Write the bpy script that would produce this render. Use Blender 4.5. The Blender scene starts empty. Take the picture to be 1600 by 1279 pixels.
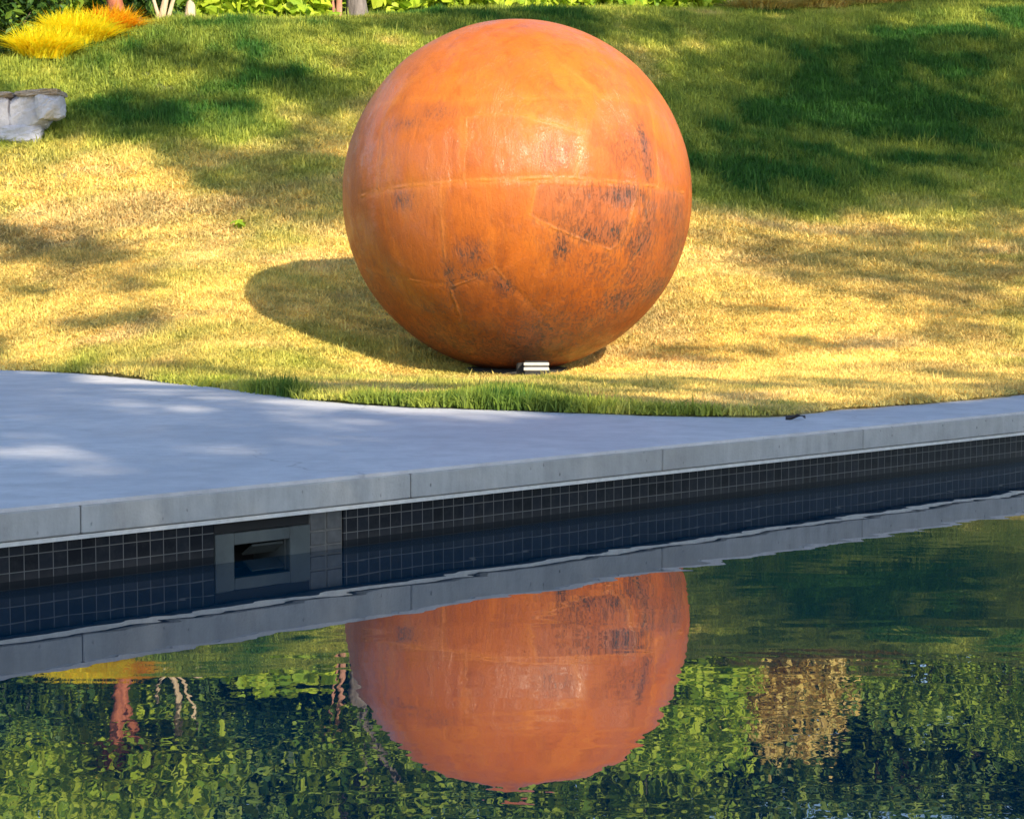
import bpy, math, random
import numpy as np
from mathutils import Vector, Matrix
random.seed(7); rng = np.random.default_rng(11)
scene = bpy.context.scene
COL = scene.collection
PI = math.pi

# ------------------------------------------------------------------ camera model (photo pixels, 1600 x 1279)
FPX = 3200.0; PITCH = math.atan(227.5/FPX); CH = 1.0
cp, sp = math.cos(PITCH), math.sin(PITCH)
def ray(u, v):
    a = (u-800)/FPX; b = (639.5-v)/FPX
    return np.array([a, cp+b*sp, -sp+b*cp])
def at_z(u, v, z):
    r = ray(u, v); t = (z-CH)/r[2]; return np.array([r[0]*t, r[1]*t, z])
def at_d(u, v, d):
    r = ray(u, v); t = d/r[1]; return np.array([r[0]*t, d, CH+r[2]*t])
def project(P):
    P = np.asarray(P, float); q = P-np.array([0, 0, CH])
    dep = q[..., 1]*cp-q[..., 2]*sp; up = q[..., 1]*sp+q[..., 2]*cp
    dep = np.where(np.abs(dep) < .05, .05, dep)
    return 800+FPX*q[..., 0]/dep, 639.5-FPX*up/dep, dep

# ------------------------------------------------------------------ sun
S = Vector((0.44, -0.76, 0.505)).normalized(); SV = np.array(S)
SUN_EL = math.asin(S.z); SUN_AZ = math.atan2(S.x, S.y)

# ------------------------------------------------------------------ noise
def _h(ix, iy, s):
    n = (ix.astype(np.int64)*374761393 + iy.astype(np.int64)*668265263 + s*982451653) & 0x7fffffff
    n = ((n ^ (n >> 13))*1274126177) & 0x7fffffff
    return ((n ^ (n >> 16)) & 0xffffff)/float(0xffffff)
def vnoise(x, y, s=0):
    ix = np.floor(x); iy = np.floor(y); fx = x-ix; fy = y-iy
    fx = fx*fx*(3-2*fx); fy = fy*fy*(3-2*fy)
    a = _h(ix, iy, s); b = _h(ix+1, iy, s); c = _h(ix, iy+1, s); d = _h(ix+1, iy+1, s)
    return (a*(1-fx)+b*fx)*(1-fy)+(c*(1-fx)+d*fx)*fy
def fbm(x, y, s=0, o=4):
    r = 0; a = .5; t = 0
    for k in range(o):
        r = r+a*vnoise(x*2**k+17.3*k, y*2**k-9.1*k, s+k); t += a; a *= .5
    return r/t
def sstep(a, b, x):
    t = np.clip((x-a)/(b-a), 0, 1); return t*t*(3-2*t)

# ------------------------------------------------------------------ object helpers
def link(o, parent=None):
    COL.objects.link(o)
    if parent is not None: o.parent = parent
    return o
def tag(o, label=None, cat=None, group=None, kind=None):
    if label: o['label'] = label
    if cat: o['category'] = cat
    if group: o['group'] = group
    if kind: o['kind'] = kind
    return o
def empty(name, loc=(0, 0, 0), rz=0):
    o = bpy.data.objects.new(name, None); o.empty_display_size = .2
    o.location = loc; o.rotation_euler = (0, 0, rz); return link(o)
def mesh_np(name, V, F, mat=None, parent=None, smooth=False, fsize=None):
    """V (n,3); F (m,k) array of equal sized faces, or list of such arrays"""
    me = bpy.data.meshes.new(name)
    V = np.asarray(V, np.float32)
    Fs = F if isinstance(F, list) else [F]
    Fs = [np.asarray(f, np.int32) for f in Fs if len(f)]
    me.vertices.add(len(V)); me.vertices.foreach_set('co', V.ravel())
    nl = sum(f.size for f in Fs); nf = sum(len(f) for f in Fs)
    me.loops.add(nl); me.loops.foreach_set('vertex_index', np.concatenate([f.ravel() for f in Fs]))
    sizes = np.concatenate([np.full(len(f), f.shape[1], np.int32) for f in Fs])
    st = np.zeros(nf, np.int32); st[1:] = np.cumsum(sizes)[:-1]
    me.polygons.add(nf); me.polygons.foreach_set('loop_start', st)
    try: me.polygons.foreach_set('loop_total', sizes)
    except Exception: pass
    me.polygons.foreach_set('use_smooth', np.full(nf, smooth, bool))
    me.update(calc_edges=True)
    me.validate()
    if mat: me.materials.append(mat)
    o = bpy.data.objects.new(name, me)
    return link(o, parent)
class MB:
    """collects simple shapes for one mesh"""
    def __init__(s): s.V = []; s.Q = []; s.T = []; s.n = 0
    def add(s, V, Q=(), T=()):
        s.V.append(np.asarray(V, float).reshape(-1, 3))
        for q in Q: s.Q.append([i+s.n for i in q])
        for t in T: s.T.append([i+s.n for i in t])
        s.n += len(s.V[-1])
    def box(s, x0, x1, y0, y1, z0, z1, bev=0):
        if bev <= 0:
            V = [(x, y, z) for z in (z0, z1) for x, y in ((x0, y0), (x1, y0), (x1, y1), (x0, y1))]
            s.add(V, [(3, 2, 1, 0), (4, 5, 6, 7), (0, 1, 5, 4), (1, 2, 6, 5), (2, 3, 7, 6), (3, 0, 4, 7)])
        else:
            b = bev; rings = []
            for z, i in ((z0, b), (z0+b, 0), (z1-b, 0), (z1, b)):
                r = []
                X0, X1, Y0, Y1 = x0+i, x1-i, y0+i, y1-i
                for x, y in ((X0+b, Y0), (X1-b, Y0), (X1, Y0+b), (X1, Y1-b), (X1-b, Y1), (X0+b, Y1), (X0, Y1-b), (X0, Y0+b)):
                    r.append((x, y, z))
                rings.append(r)
            V = sum(rings, [])
            Q = [(k*8+i, k*8+(i+1) % 8, (k+1)*8+(i+1) % 8, (k+1)*8+i) for k in range(3) for i in range(8)]
            Q += [(7, 2, 1, 0), (7, 6, 3, 2), (6, 5, 4, 3), (24, 25, 26, 31), (31, 26, 27, 30), (30, 27, 28, 29)]
            s.add(V, Q)
    def tube(s, pts, rad, n=8, jit=0, cap=True):
        pts = [Vector(p) for p in pts]; base = []
        for i, p in enumerate(pts):
            d = (pts[min(i+1, len(pts)-1)]-pts[max(i-1, 0)]).normalized()
            a = d.orthogonal().normalized() if i == 0 else (a-d*a.dot(d)).normalized()
            b = d.cross(a)
            for k in range(n):
                t = 2*PI*k/n; r = rad[i]*(1+random.uniform(-jit, jit))
                base.append(p+(a*math.cos(t)+b*math.sin(t))*r)
        Q = [(i*n+k, i*n+(k+1) % n, (i+1)*n+(k+1) % n, (i+1)*n+k) for i in range(len(pts)-1) for k in range(n)]
        T = []
        if cap:
            base.append(pts[-1]+d*rad[-1]*.5); m = len(base)-1; o = (len(pts)-1)*n
            T = [(o+k, o+(k+1) % n, m) for k in range(n)]
        s.add([tuple(v) for v in base], Q, T)
    def build(s, name, mat, parent=None, smooth=False):
        F = []
        if s.Q: F.append(np.array(s.Q))
        if s.T: F.append(np.array(s.T))
        return mesh_np(name, np.concatenate(s.V), F, mat, parent, smooth)

# ------------------------------------------------------------------ materials
def mat_new(name):
    m = bpy.data.materials.new(name); m.use_nodes = True
    nt = m.node_tree; nt.nodes.clear()
    out = nt.nodes.new('ShaderNodeOutputMaterial')
    return m, nt, out
class NT:
    def __init__(s, nt): s.nt = nt
    def n(s, t, **kw):
        o = s.nt.nodes.new('ShaderNode'+t)
        for k, v in kw.items(): setattr(o, k, v)
        return o
    def l(s, a, b): s.nt.links.new(a, b)
    def noise(s, vec, scale, detail=4, rough=.6, dist=0):
        o = s.n('TexNoise'); o.inputs['Scale'].default_value = scale; o.inputs['Detail'].default_value = detail
        o.inputs['Roughness'].default_value = rough; o.inputs['Distortion'].default_value = dist
        if vec is not None: s.l(vec, o.inputs['Vector'])
        return o.outputs['Fac']
    def ramp(s, fac, stops, interp='LINEAR'):
        o = s.n('ValToRGB'); o.color_ramp.interpolation = interp; e = o.color_ramp.elements
        while len(e) < len(stops): e.new(.5)
        for i, (p, c) in enumerate(stops):
            e[i].position = p; e[i].color = (*(c if not np.isscalar(c) else (c, c, c)), 1)
        s.l(fac, o.inputs['Fac']); return o.outputs['Color']
    def mix(s, fac, a, b, mode='MIX'):
        o = s.n('Mix', data_type='RGBA', blend_type=mode)
        if np.isscalar(fac): o.inputs[0].default_value = fac
        else: s.l(fac, o.inputs[0])
        for i, x in ((6, a), (7, b)):
            if isinstance(x, tuple): o.inputs[i].default_value = (*x, 1)
            else: s.l(x, o.inputs[i])
        return o.outputs[2]
    def math(s, op, a, b=None, c=None):
        o = s.n('Math', operation=op)
        for i, x in enumerate((a, b, c)):
            if x is None: continue
            if np.isscalar(x): o.inputs[i].default_value = x
            else: s.l(x, o.inputs[i])
        return o.outputs[0]
    def mapping(s, vec, scale=(1, 1, 1), rot=(0, 0, 0)):
        o = s.n('Mapping'); o.inputs['Scale'].default_value = scale; o.inputs['Rotation'].default_value = rot
        s.l(vec, o.inputs['Vector']); return o.outputs[0]
    def bump(s, h, dist, strength=1, normal=None):
        o = s.n('Bump'); o.inputs['Distance'].default_value = dist; o.inputs['Strength'].default_value = strength
        s.l(h, o.inputs['Height'])
        if normal is not None: s.l(normal, o.inputs['Normal'])
        return o.outputs[0]
    def bsdf(s, out, col, rough=.8, normal=None, spec=None, metal=None, ior=None):
        o = s.n('BsdfPrincipled')
        for k, x in (('Base Color', col), ('Roughness', rough), ('Specular IOR Level', spec), ('Metallic', metal), ('IOR', ior)):
            if x is None: continue
            if isinstance(x, tuple): o.inputs[k].default_value = (*x, 1)
            elif np.isscalar(x): o.inputs[k].default_value = x
            else: s.l(x, o.inputs[k])
        if normal is not None: s.l(normal, o.inputs['Normal'])
        s.l(o.outputs[0], out.inputs['Surface']); return o

def mat_leaf(name, cols, trans=.3, rough=.55, tm=.5):
    m, nt, out = mat_new(name); N = NT(nt)
    g = N.n('NewGeometry')
    col = N.ramp(g.outputs['Random Per Island'], [(i/(len(cols)-1), c) for i, c in enumerate(cols)])
    b = N.n('BsdfPrincipled'); N.l(col, b.inputs['Base Color']); b.inputs['Roughness'].default_value = rough
    b.inputs['Specular IOR Level'].default_value = .35
    t = N.n('BsdfTranslucent'); N.l(N.mix(tm, col, (.20, .30, .01)), t.inputs['Color'])
    mx = N.n('MixShader'); mx.inputs[0].default_value = trans
    N.l(b.outputs[0], mx.inputs[1]); N.l(t.outputs[0], mx.inputs[2]); N.l(mx.outputs[0], out.inputs['Surface'])
    return m
def mat_bark(name, c0, c1, sc=14):
    m, nt, out = mat_new(name); N = NT(nt); tc = N.n('TexCoord')
    v = N.mapping(tc.outputs['Object'], (1, 1, .22))
    n = N.noise(v, sc, 6, .65, .4)
    N.bsdf(out, N.ramp(n, [(.3, c0), (.7, c1)]), .85, N.bump(n, .02))
    return m
def mat_stone(name, c0, c1, sc=5):
    m, nt, out = mat_new(name); N = NT(nt); tc = N.n('TexCoord')
    n = N.noise(tc.outputs['Object'], sc, 8, .7, .3); n2 = N.noise(tc.outputs['Object'], sc*6, 5, .6)
    c = N.mix(N.math('MULTIPLY', n2, .35), N.ramp(n, [(.3, c0), (.68, c1)]), (.12, .11, .10))
    N.bsdf(out, c, .9, N.bump(n2, .012, 1, N.bump(n, .03)))
    return m
def mat_plain(name, c, rough=.6, metal=0, var=.3, sc=20):
    m, nt, out = mat_new(name); N = NT(nt); tc = N.n('TexCoord')
    n = N.noise(tc.outputs['Object'], sc, 5, .6)
    d = tuple(x*(1-var) for x in c)
    N.bsdf(out, N.ramp(n, [(.3, d), (.7, c)]), rough, N.bump(n, .002), metal=metal)
    return m

def mat_concrete(face=False):
    m, nt, out = mat_new('concrete_face' if face else 'concrete_paving'); N = NT(nt); tc = N.n('TexCoord')
    o = tc.outputs['Object']
    big = N.noise(o, 1.1, 5, .6); mid = N.noise(o, 9, 6, .65); fine = N.noise(o, 90, 4, .6)
    if face:
        st = N.noise(N.mapping(o, (9, 9, 1.2)), 2.2, 6, .65)
        c = N.ramp(mid, [(.25, (.30, .305, .305)), (.75, (.45, .455, .455))])
        c = N.mix(N.ramp(st, [(.4, 0.), (.75, .45)]), c, (.56, .57, .57))
        c = N.mix(N.ramp(big, [(.45, 0.), (.65, .35)]), c, (.25, .24, .22))
        pit = N.n('TexVoronoi'); pit.inputs['Scale'].default_value = 26; N.l(N.mapping(o, (1, 1, .55)), pit.inputs['Vector'])
        pm = N.math('MULTIPLY', N.ramp(pit.outputs['Distance'], [(.03, 1.), (.13, 0.)]), N.ramp(N.noise(o, 5.5, 3, .6), [(.46, 0.), (.55, 1.)]))
        c = N.mix(N.math('MULTIPLY', pm, .7), c, (.06, .065, .07))
        N.bsdf(out, c, .8, N.bump(pm, -.004, 1, N.bump(fine, .0025)))
    else:
        c = N.ramp(mid, [(.25, (.56, .555, .575)), (.75, (.68, .67, .69))])
        c = N.mix(N.ramp(big, [(.38, 0.), (.62, .6)]), c, (.44, .45, .49))
        v = N.n('TexVoronoi', feature='DISTANCE_TO_EDGE'); v.inputs['Scale'].default_value = .42
        w = N.n('VectorMath', operation='ADD'); N.l(o, w.inputs[0])
        nz = N.n('TexNoise'); nz.inputs['Scale'].default_value = 2.5; nz.inputs['Detail'].default_value = 6; N.l(o, nz.inputs['Vector'])
        sc = N.n('VectorMath', operation='SCALE'); N.l(nz.outputs['Color'], sc.inputs[0]); sc.inputs['Scale'].default_value = .5
        N.l(sc.outputs[0], w.inputs[1]); N.l(w.outputs[0], v.inputs['Vector'])
        crack = N.math('MULTIPLY', N.ramp(v.outputs['Distance'], [(.0, 1.), (.004, 0.)]), N.ramp(N.noise(o, .9, 3, .5), [(.5, 0.), (.58, 1.)]))
        c = N.mix(N.math('MULTIPLY', crack, .35), c, (.12, .11, .10))
        sp_ = N.ramp(N.noise(o, 38, 3, .7), [(.68, 0.), (.74, 1.)])
        c = N.mix(N.math('MULTIPLY', sp_, .5), c, (.22, .20, .17)); c = N.mix(N.ramp(N.noise(N.mapping(o, (1, 1, 1)), 4.2, 8, .75), [(.45, 0.), (.7, .5)]), c, (.36, .355, .37))
        N.bsdf(out, c, .62, N.bump(fine, .003, 1, N.bump(mid, .006)))
    return m
M_deck = mat_concrete(); M_face = mat_concrete(True)

# ------------------------------------------------------------------ pool frame: local x along the far edge, local y away from the water
Wd = 0.0
pA = at_z(128, 914, 0.0); pB = at_z(1343, 757.5, 0.0)
e = (pB-pA)[:2]; e /= np.linalg.norm(e); PHI = math.atan2(e[1], e[0])
PO = at_z(643, 846, 0.0)                       # origin of the pool frame, on the coping's face line
def to_local(x, y):
    dx = x-PO[0]; dy = y-PO[1]
    return dx*e[0]+dy*e[1], -dx*e[1]+dy*e[0]
def to_world(a, b): return PO[0]+a*e[0]-b*e[1], PO[1]+a*e[1]+b*e[0]
def a_of_u(u, b=0.0, v=860):
    r = ray(u, v); # point t*r.xy with local y == b
    # (-(t rx-POx) ey + (t ry-POy) ex) = b
    t = (b-PO[0]*e[1]+PO[1]*e[0])/(-r[0]*e[1]+r[1]*e[0])
    return to_local(t*r[0], t*r[1])[0]
ZD = at_z(643, 846, 0)[2]
# height of the coping top: pixel 643,733 above the face line
def z_on_face(u, v, b=0.0):
    r = ray(u, v); t = (b-PO[0]*e[1]+PO[1]*e[0])/(-r[0]*e[1]+r[1]*e[0]); return CH+r[2]*t
ZTOP = z_on_face(643, 734)
print('phi', math.degrees(PHI), 'PO', PO, 'ztop', ZTOP, 'joints', [round(a_of_u(u), 3) for u in (128, 643, 1035, 1347)], 'lip', z_on_face(643, 778), z_on_face(128, 840))
POOLW = 4.7; A0, A1 = -7.0, 11.0

# ------------------------------------------------------------------ terrain
edge_px = [(-60, 571), (0, 577), (120, 583), (250, 596), (400, 614), (520, 628), (640, 636), (760, 640), (900, 645), (1050, 650), (1180, 652), (1250, 647), (1320, 640), (1460, 629), (1600, 617), (1680, 611)]
edge_w = [at_z(u, v, ZTOP)[:2] for u, v in edge_px]
ctrl = []
def cpx(u, v, d): p = at_d(u, v, d); ctrl.append((p[0], p[1], p[2]))
for p in edge_w: ctrl.append((p[0], p[1], ZTOP+.012))
for c in [(0, 450, 16.6), (0, 300, 19.2), (0, 190, 21), (0, 97, 23), (60, 82, 23.6),
          (400, 545, 13.6), (400, 465, 15.5), (400, 300, 19), (400, 150, 22.6), (400, 36, 25.6), (200, 500, 15), (200, 46, 24.8),
          (600, 36, 26.2), (600, 300, 19), (600, 470, 15.9), (200, 250, 20), (200, 150, 22.5),
          (800, 300, 19.4), (800, 100, 24.4), (800, 30, 26.6), (1000, 27, 28.2), (1000, 460, 16.2), (1000, 300, 19.6),
          (1200, 565, 14), (1200, 450, 16.6), (1200, 343, 19.6), (1200, 150, 25.4), (1200, 17, 30.5),
          (1600, 545, 14.5), (1600, 440, 17), (1600, 336, 20.2), (1600, 150, 26), (1600, -5, 31.5), (1400, 400, 18.2), (1400, 6, 31.2), (1400, 337, 20),
          (-400, 440, 17.5), (-400, 250, 20.5), (-400, 110, 23), (2000, 500, 15.5), (2000, 340, 20.5), (2000, 100, 28), (2000, -60, 33)]: cpx(*c)
for x, y, z in [(-.9, 13.6, .265), (.9, 13.6, .265), (0, 14.6, .30), (0, 13.4, .262), (0, 12.6, .262), (-1.4, 12.8, .27), (1.6, 12.8, .285), (0, 11.6, .275)]: ctrl.append((x, y, z))
crest = [(-4.2, 24.9, 3.86), (-2.6, 27, 4.1), (0, 28.5, 4.45), (2.5, 31, 4.75), (5, 33.5, 5.0), (8.3, 35.5, 5.6), (-9, 25.5, 3.1), (14, 37, 6.3)]
ctrl += crest
for c in [(-5.9, 24.6, 3.28), (-6.6, 27, 3.3), (-5.0, 27, 3.75)]: ctrl.append(c)
bedline = [(-9, 23), (-5.75, 23.2), (-4.65, 24.9), (-3.9, 26.0), (-2.6, 27.3), (0, 28.7), (2.5, 31.2), (5, 33.7), (8.3, 35.7), (14, 37)]
for x, y, z in crest: ctrl.append((x*1.3, y+9, z+.3)); ctrl.append((x*1.7, y+22, z+1.5))
CT = np.array(ctrl, float)
def tps(r2): return np.where(r2 > 1e-12, .5*r2*np.log(np.maximum(r2, 1e-12)), 0)
_n = len(CT); D2 = ((CT[:, None, :2]-CT[None, :, :2])**2).sum(-1)
_A = np.zeros((_n+3, _n+3)); _A[:_n, :_n] = tps(D2)+np.eye(_n)*.15; _A[:_n, _n] = 1; _A[:_n, _n+1:] = CT[:, :2]
_A[_n:, :_n] = _A[:_n, _n:].T
_W = np.linalg.solve(_A, np.concatenate([CT[:, 2], [0, 0, 0]]))
def rbf(x, y):
    x = np.asarray(x, float); y = np.asarray(y, float); sh = x.shape; x = x.ravel(); y = y.ravel(); out = np.zeros(len(x))
    for i in range(0, len(x), 40000):
        xx = x[i:i+40000]; yy = y[i:i+40000]
        r2 = (xx[:, None]-CT[None, :, 0])**2+(yy[:, None]-CT[None, :, 1])**2
        out[i:i+40000] = tps(r2)@_W[:_n]+_W[_n]+_W[_n+1]*xx+_W[_n+2]*yy
    return out.reshape(sh)
def ground(x, y):
    xc = np.clip(x, -13, 17); yc = np.clip(y, 8, 52)
    z = rbf(xc, yc)
    z = z + .05*(fbm(x*.45, y*.45, 5, 3)-.5)*sstep(11, 16, y) + .018*(fbm(x*2.2, y*2.2, 9, 3)-.5)
    # little lip on the right where the bank begins
    flat = ZTOP-.01
    w = sstep(6.5, 10.0, y+.55*np.abs(np.minimum(x+1, 0))*0)      # near the pool it is level
    z = flat*(1-w)+z*w
    far = sstep(14, 30, np.hypot(x, np.maximum(0, 10-y)))
    return z
# ground height on the pool side of the line (camera side) stays level
def ground2(x, y):
    a, b = to_local(x, y); z = ground(x, y)
    w = sstep(-1.5, .8, b); return (ZTOP-.01)*(1-w)+z*w
def inpoly(x, y, P):
    c = np.zeros(x.shape, bool); n = len(P)
    for i in range(n):
        x0, y0 = P[i]; x1, y1 = P[(i+1) % n]
        if y0 == y1: continue
        k = ((y0 > y) != (y1 > y)) & (x < (x1-x0)*(y-y0)/(y1-y0)+x0); c ^= k
    return c
# far-side paving outline (world xy)
def smooth_curve(P, n=6):
    P = [np.array(p) for p in P]; out = []
    for i in range(len(P)-1):
        p0 = P[max(i-1, 0)]; p1 = P[i]; p2 = P[i+1]; p3 = P[min(i+2, len(P)-1)]
        for k in range(n):
            t = k/n; out.append(.5*((2*p1)+(-p0+p2)*t+(2*p0-5*p1+4*p2-p3)*t*t+(-p0+3*p1-3*p2+p3)*t**3))
    out.append(P[-1]); return out
curve = [np.array((-9.5, 17.0)), np.array((-6.2, 15.6))]+edge_w
aR, bR = to_local(*edge_w[-1])
curve += [np.array(to_world(aR+3, bR)), np.array(to_world(A1+1.5, bR))]
curve = smooth_curve(curve, 8)
curve = [c+np.array([(vnoise(np.array([c[0]*6.]), np.array([c[1]*6.]), 3)[0]-.5)*.05, (vnoise(np.array([c[0]*6.]), np.array([c[1]*6.]), 4)[0]-.5)*.07]) for c in curve]
deck_far = [np.array(to_world(A1+1.5, 0)), np.array(to_world(A0-3, 0))]+[np.array((-9.5, 5.0))]+curve
deck_poly = [tuple(p) for p in deck_far]
pool_poly = [to_world(A0-.3, -POOLW-.3), to_world(A1+.3, -POOLW-.3), to_world(A1+.3, .25), to_world(A0-.3, .25)]
ground_hole = [to_world(A0-3, -POOLW-3), to_world(A1+1.5, -POOLW-3), to_world(A1+1.5, .3), to_world(A0-3, .3)]

# ------------------------------------------------------------------ grass colour painted over the bank (dry / green patches of the turf; deep greens also paint in shade)
def tint(x, y, z):
    u, v, dep = project(np.stack([x, y, z], -1))
    n1 = fbm(x*.55, y*.4, 21, 4); n2 = fbm(x*2.1, y*1.5, 31, 4); n3 = fbm(x*7, y*6, 41, 3)
    green = .22+1.0*(n1-.5)+.95*(n2-.5)
    green = green+.42*sstep(230, 60, v)+.10*sstep(420, 200, v)
    def blob(cx, cy, rx, ry, a):
        return a*np.exp(-(((u-cx)/rx)**2+((v-cy)/ry)**2)**1.3)
    green = green+blob(1330, 200, 330, 130, .72)+blob(1150, 300, 200, 40, .35)+blob(230, 195, 190, 50, .5)+blob(430, 290, 120, 45, .42)+blob(450, 135, 150, 25, .3)-blob(520, 490, 150, 80, .3)  # upper right and left band blobs darken the grass where shade falls
    green = green-blob(300, 400, 420, 150, .42)-blob(1200, 460, 420, 130, .38)-blob(1400, 600, 350, 40, .3)-blob(1060, 130, 120, 90, .35)-blob(700, 590, 900, 24, .2)
    green = green
    # lush fringe along the paving
    fr = np.interp(u, [p[0] for p in edge_px], [p[1] for p in edge_px])
    fu = np.interp(u, [0, 150, 300, 480, 640, 900, 1230, 1290, 1600], [.0, .15, .3, .55, .4, .75, .95, .0, .0])
    green = green+fu*np.exp(-((fr-v-3)/(11))**2)*(.5+.7*n2)*1.1
    green = np.clip(green, 0, 1)[:, None]
    straw = np.stack([.74+.18*(n3-.5), .58+.15*(n3-.5), .185+.07*(n3-.5)], -1)
    pale = np.array([.70, .53, .26])
    mixp = sstep(.5, .75, fbm(x*1.1+9, y*1.3, 55, 3))[:, None]*.6
    straw = straw*(1-mixp)+pale*mixp; straw = straw*(.72+.5*fbm(x*.8+3, y*.7, 141, 4))[:, None]; brn = sstep(.55, .75, fbm(x*1.4, y*1.2+5, 151, 4))[:, None]*.55; straw = straw*(1-brn)+np.array([.40, .29, .12])*brn
    lime = np.array([.34, .38, .06]); deep = np.array([.040, .125, .018])
    c = np.where(green < .55, straw+(lime-straw)*(green/.55), lime+(deep-lime)*((green-.55)/.45))
    return c*(.78+.44*n3[:, None]), green[:, 0]

# ------------------------------------------------------------------ lawn sheet
def axis(a, b, fine0, fine1, step, coarse):
    L = list(np.arange(fine0, fine1, step)); x = fine0; s = step
    while x > a: s = min(s*1.25, coarse); x -= s; L.insert(0, x)
    x = L[-1]; s = step
    while x < b: s = min(s*1.25, coarse); x += s; L.append(x)
    return np.array(L)
gx = axis(-160, 160, -6.5, 9, .09, 9); gy = axis(-120, 230, 9, 34, .09, 9)
X, Y = np.meshgrid(gx, gy); Z = ground2(X, Y)
ind = inpoly(X, Y, deck_poly); inh = inpoly(X, Y, ground_hole)
Z = np.where(ind, ZTOP-.05, Z); Z = np.where(inh, -2.2, Z)
ny, nx = X.shape; I = np.arange(ny*nx).reshape(ny, nx)
F = np.stack([I[:-1, :-1], I[:-1, 1:], I[1:, 1:], I[1:, :-1]], -1).reshape(-1, 4)
P = np.stack([X, Y, Z], -1).reshape(-1, 3)
m, nt, out = mat_new('turf_soil'); N = NT(nt)
at = N.n('Attribute', attribute_name='tint'); tc = N.n('TexCoord')
nn = N.noise(N.mapping(tc.outputs['Object'], (1, .6, 1)), 45, 6, .7)
cc = N.mix(N.ramp(nn, [(.35, .75), (.7, .15)]), at.outputs['Color'], (.10, .085, .04))
N.bsdf(out, cc, .95, N.bump(nn, .03))
lawn = mesh_np('lawn', P, F, m, smooth=True); tag(lawn, kind='structure')
tc_, _g = tint(P[:, 0], P[:, 1], P[:, 2])
crest_y = lambda x: np.interp(x, [c[0] for c in bedline], [c[1] for c in bedline])
bed = sstep(-.8, .3, P[:, 1]-(crest_y(P[:, 0])-.1)+.3*(fbm(P[:, 0], P[:, 1], 77)-.5))[:, None]
soil = np.where((P[:, 0] > 3.6)[:, None], np.array([.50, .36, .17]), np.array([.10, .07, .035]))
tc_ = tc_*(1-bed)+soil*bed
ca = lawn.data.attributes.new('tint', 'FLOAT_COLOR', 'POINT')
ca.data.foreach_set('color', np.concatenate([tc_, np.ones((len(tc_), 1))], 1).astype(np.float32).ravel())

# ------------------------------------------------------------------ grass blades (geometry-node instances of small tufts)
tufts = bpy.data.collections.new('tuft_shapes')
m, nt, out = mat_new('grass_blades'); N = NT(nt)
at = N.n('Attribute', attribute_name='tint', attribute_type='INSTANCER')
oi = N.n('ObjectInfo'); ge = N.n('NewGeometry')
v1 = N.ramp(ge.outputs['Random Per Island'], [(0, (.55, .55, .55)), (.5, (1, 1, 1)), (1, (1.5, 1.42, 1.25))])
v2 = N.ramp(oi.outputs['Random'], [(0, (.7, .75, .7)), (.5, (1, 1, 1)), (1, (1.25, 1.15, 1.1))])
col = N.mix(1, N.mix(1, at.outputs['Color'], v1, 'MULTIPLY'), v2, 'MULTIPLY')
b = N.n('BsdfPrincipled'); N.l(col, b.inputs['Base Color']); b.inputs['Roughness'].default_value = .6; b.inputs['Specular IOR Level'].default_value = .25
t = N.n('BsdfTranslucent'); N.l(col, t.inputs['Color']); mx = N.n('MixShader'); mx.inputs[0].default_value = .3
N.l(b.outputs[0], mx.inputs[1]); N.l(t.outputs[0], mx.inputs[2]); N.l(mx.outputs[0], out.inputs['Surface'])
M_grass = m
def tuft(k, nb, h, spread, lean):
    V = []; Q = []; T = []
    for i in range(nb):
        a = random.uniform(0, 2*PI); r = spread*math.sqrt(random.random()); bx, by = r*math.cos(a), r*math.sin(a)
        da = random.uniform(0, 2*PI); L = h*random.uniform(.45, 1.15); ln = lean*random.uniform(.2, 1.3)
        w = random.uniform(.003, .006); wa = random.uniform(0, PI); wx, wy = w*math.cos(wa), w*math.sin(wa)
        n0 = len(V)
        for s_, ww in ((0, 1), (.5, .8)):
            px = bx+math.cos(da)*ln*L*s_**1.8; py = by+math.sin(da)*ln*L*s_**1.8; pz = L*s_*(1-.25*ln*s_)-.005
            V += [(px-wx*ww, py-wy*ww, pz), (px+wx*ww, py+wy*ww, pz)]
        V.append((bx+math.cos(da)*ln*L, by+math.sin(da)*ln*L, L*(1-.4*ln)))
        Q.append((n0, n0+1, n0+3, n0+2)); T.append((n0+2, n0+3, n0+4))
    me = bpy.data.meshes.new('tuft'); me.from_pydata(V, [], Q+T); me.materials.append(M_grass)
    o = bpy.data.objects.new('tuft_%d' % k, me); tufts.objects.link(o)
for k in range(6): tuft(k, 12, .062, .055, .95)
def scatter(n, x0, x1, y0, y1):
    return rng.uniform(x0, x1, n), rng.uniform(y0, y1, n)
xs = []; ys = []; sc = []
for (x0, x1, y0, y1, dens, s_) in [(-5, 4.5, 9.4, 17.5, 1250, 1.0), (-8, 8.5, 17.5, 36, 520, 1.4)]:
    n = int((x1-x0)*(y1-y0)*dens); a, b_ = scatter(n, x0, x1, y0, y1)
    k = np.abs(a) < .30*b_+.8
    a, b_ = a[k], b_[k]; xs.append(a); ys.append(b_); sc.append(np.full(len(a), s_))
gxx = np.concatenate(xs); gyy = np.concatenate(ys); gs = np.concatenate(sc)
la, lb = to_local(gxx, gyy)
dpoly_in = deck_poly
k = (~inpoly(gxx, gyy, deck_poly)) & (lb > .3) & (gyy < crest_y(gxx)+.15+.5*(fbm(gxx*1.5, gyy*1.5, 88)-.5)) & (np.hypot(gxx-.04, gyy-14.17) > .30)
gxx, gyy, gs = gxx[k], gyy[k], gs[k]
gz = ground2(gxx, gyy)
tcol, green = tint(gxx, gyy, gz)
gu, gv, _ = project(np.stack([gxx, gyy, gz], -1))
fr = np.interp(gu, [p[0] for p in edge_px], [p[1] for p in edge_px])
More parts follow.
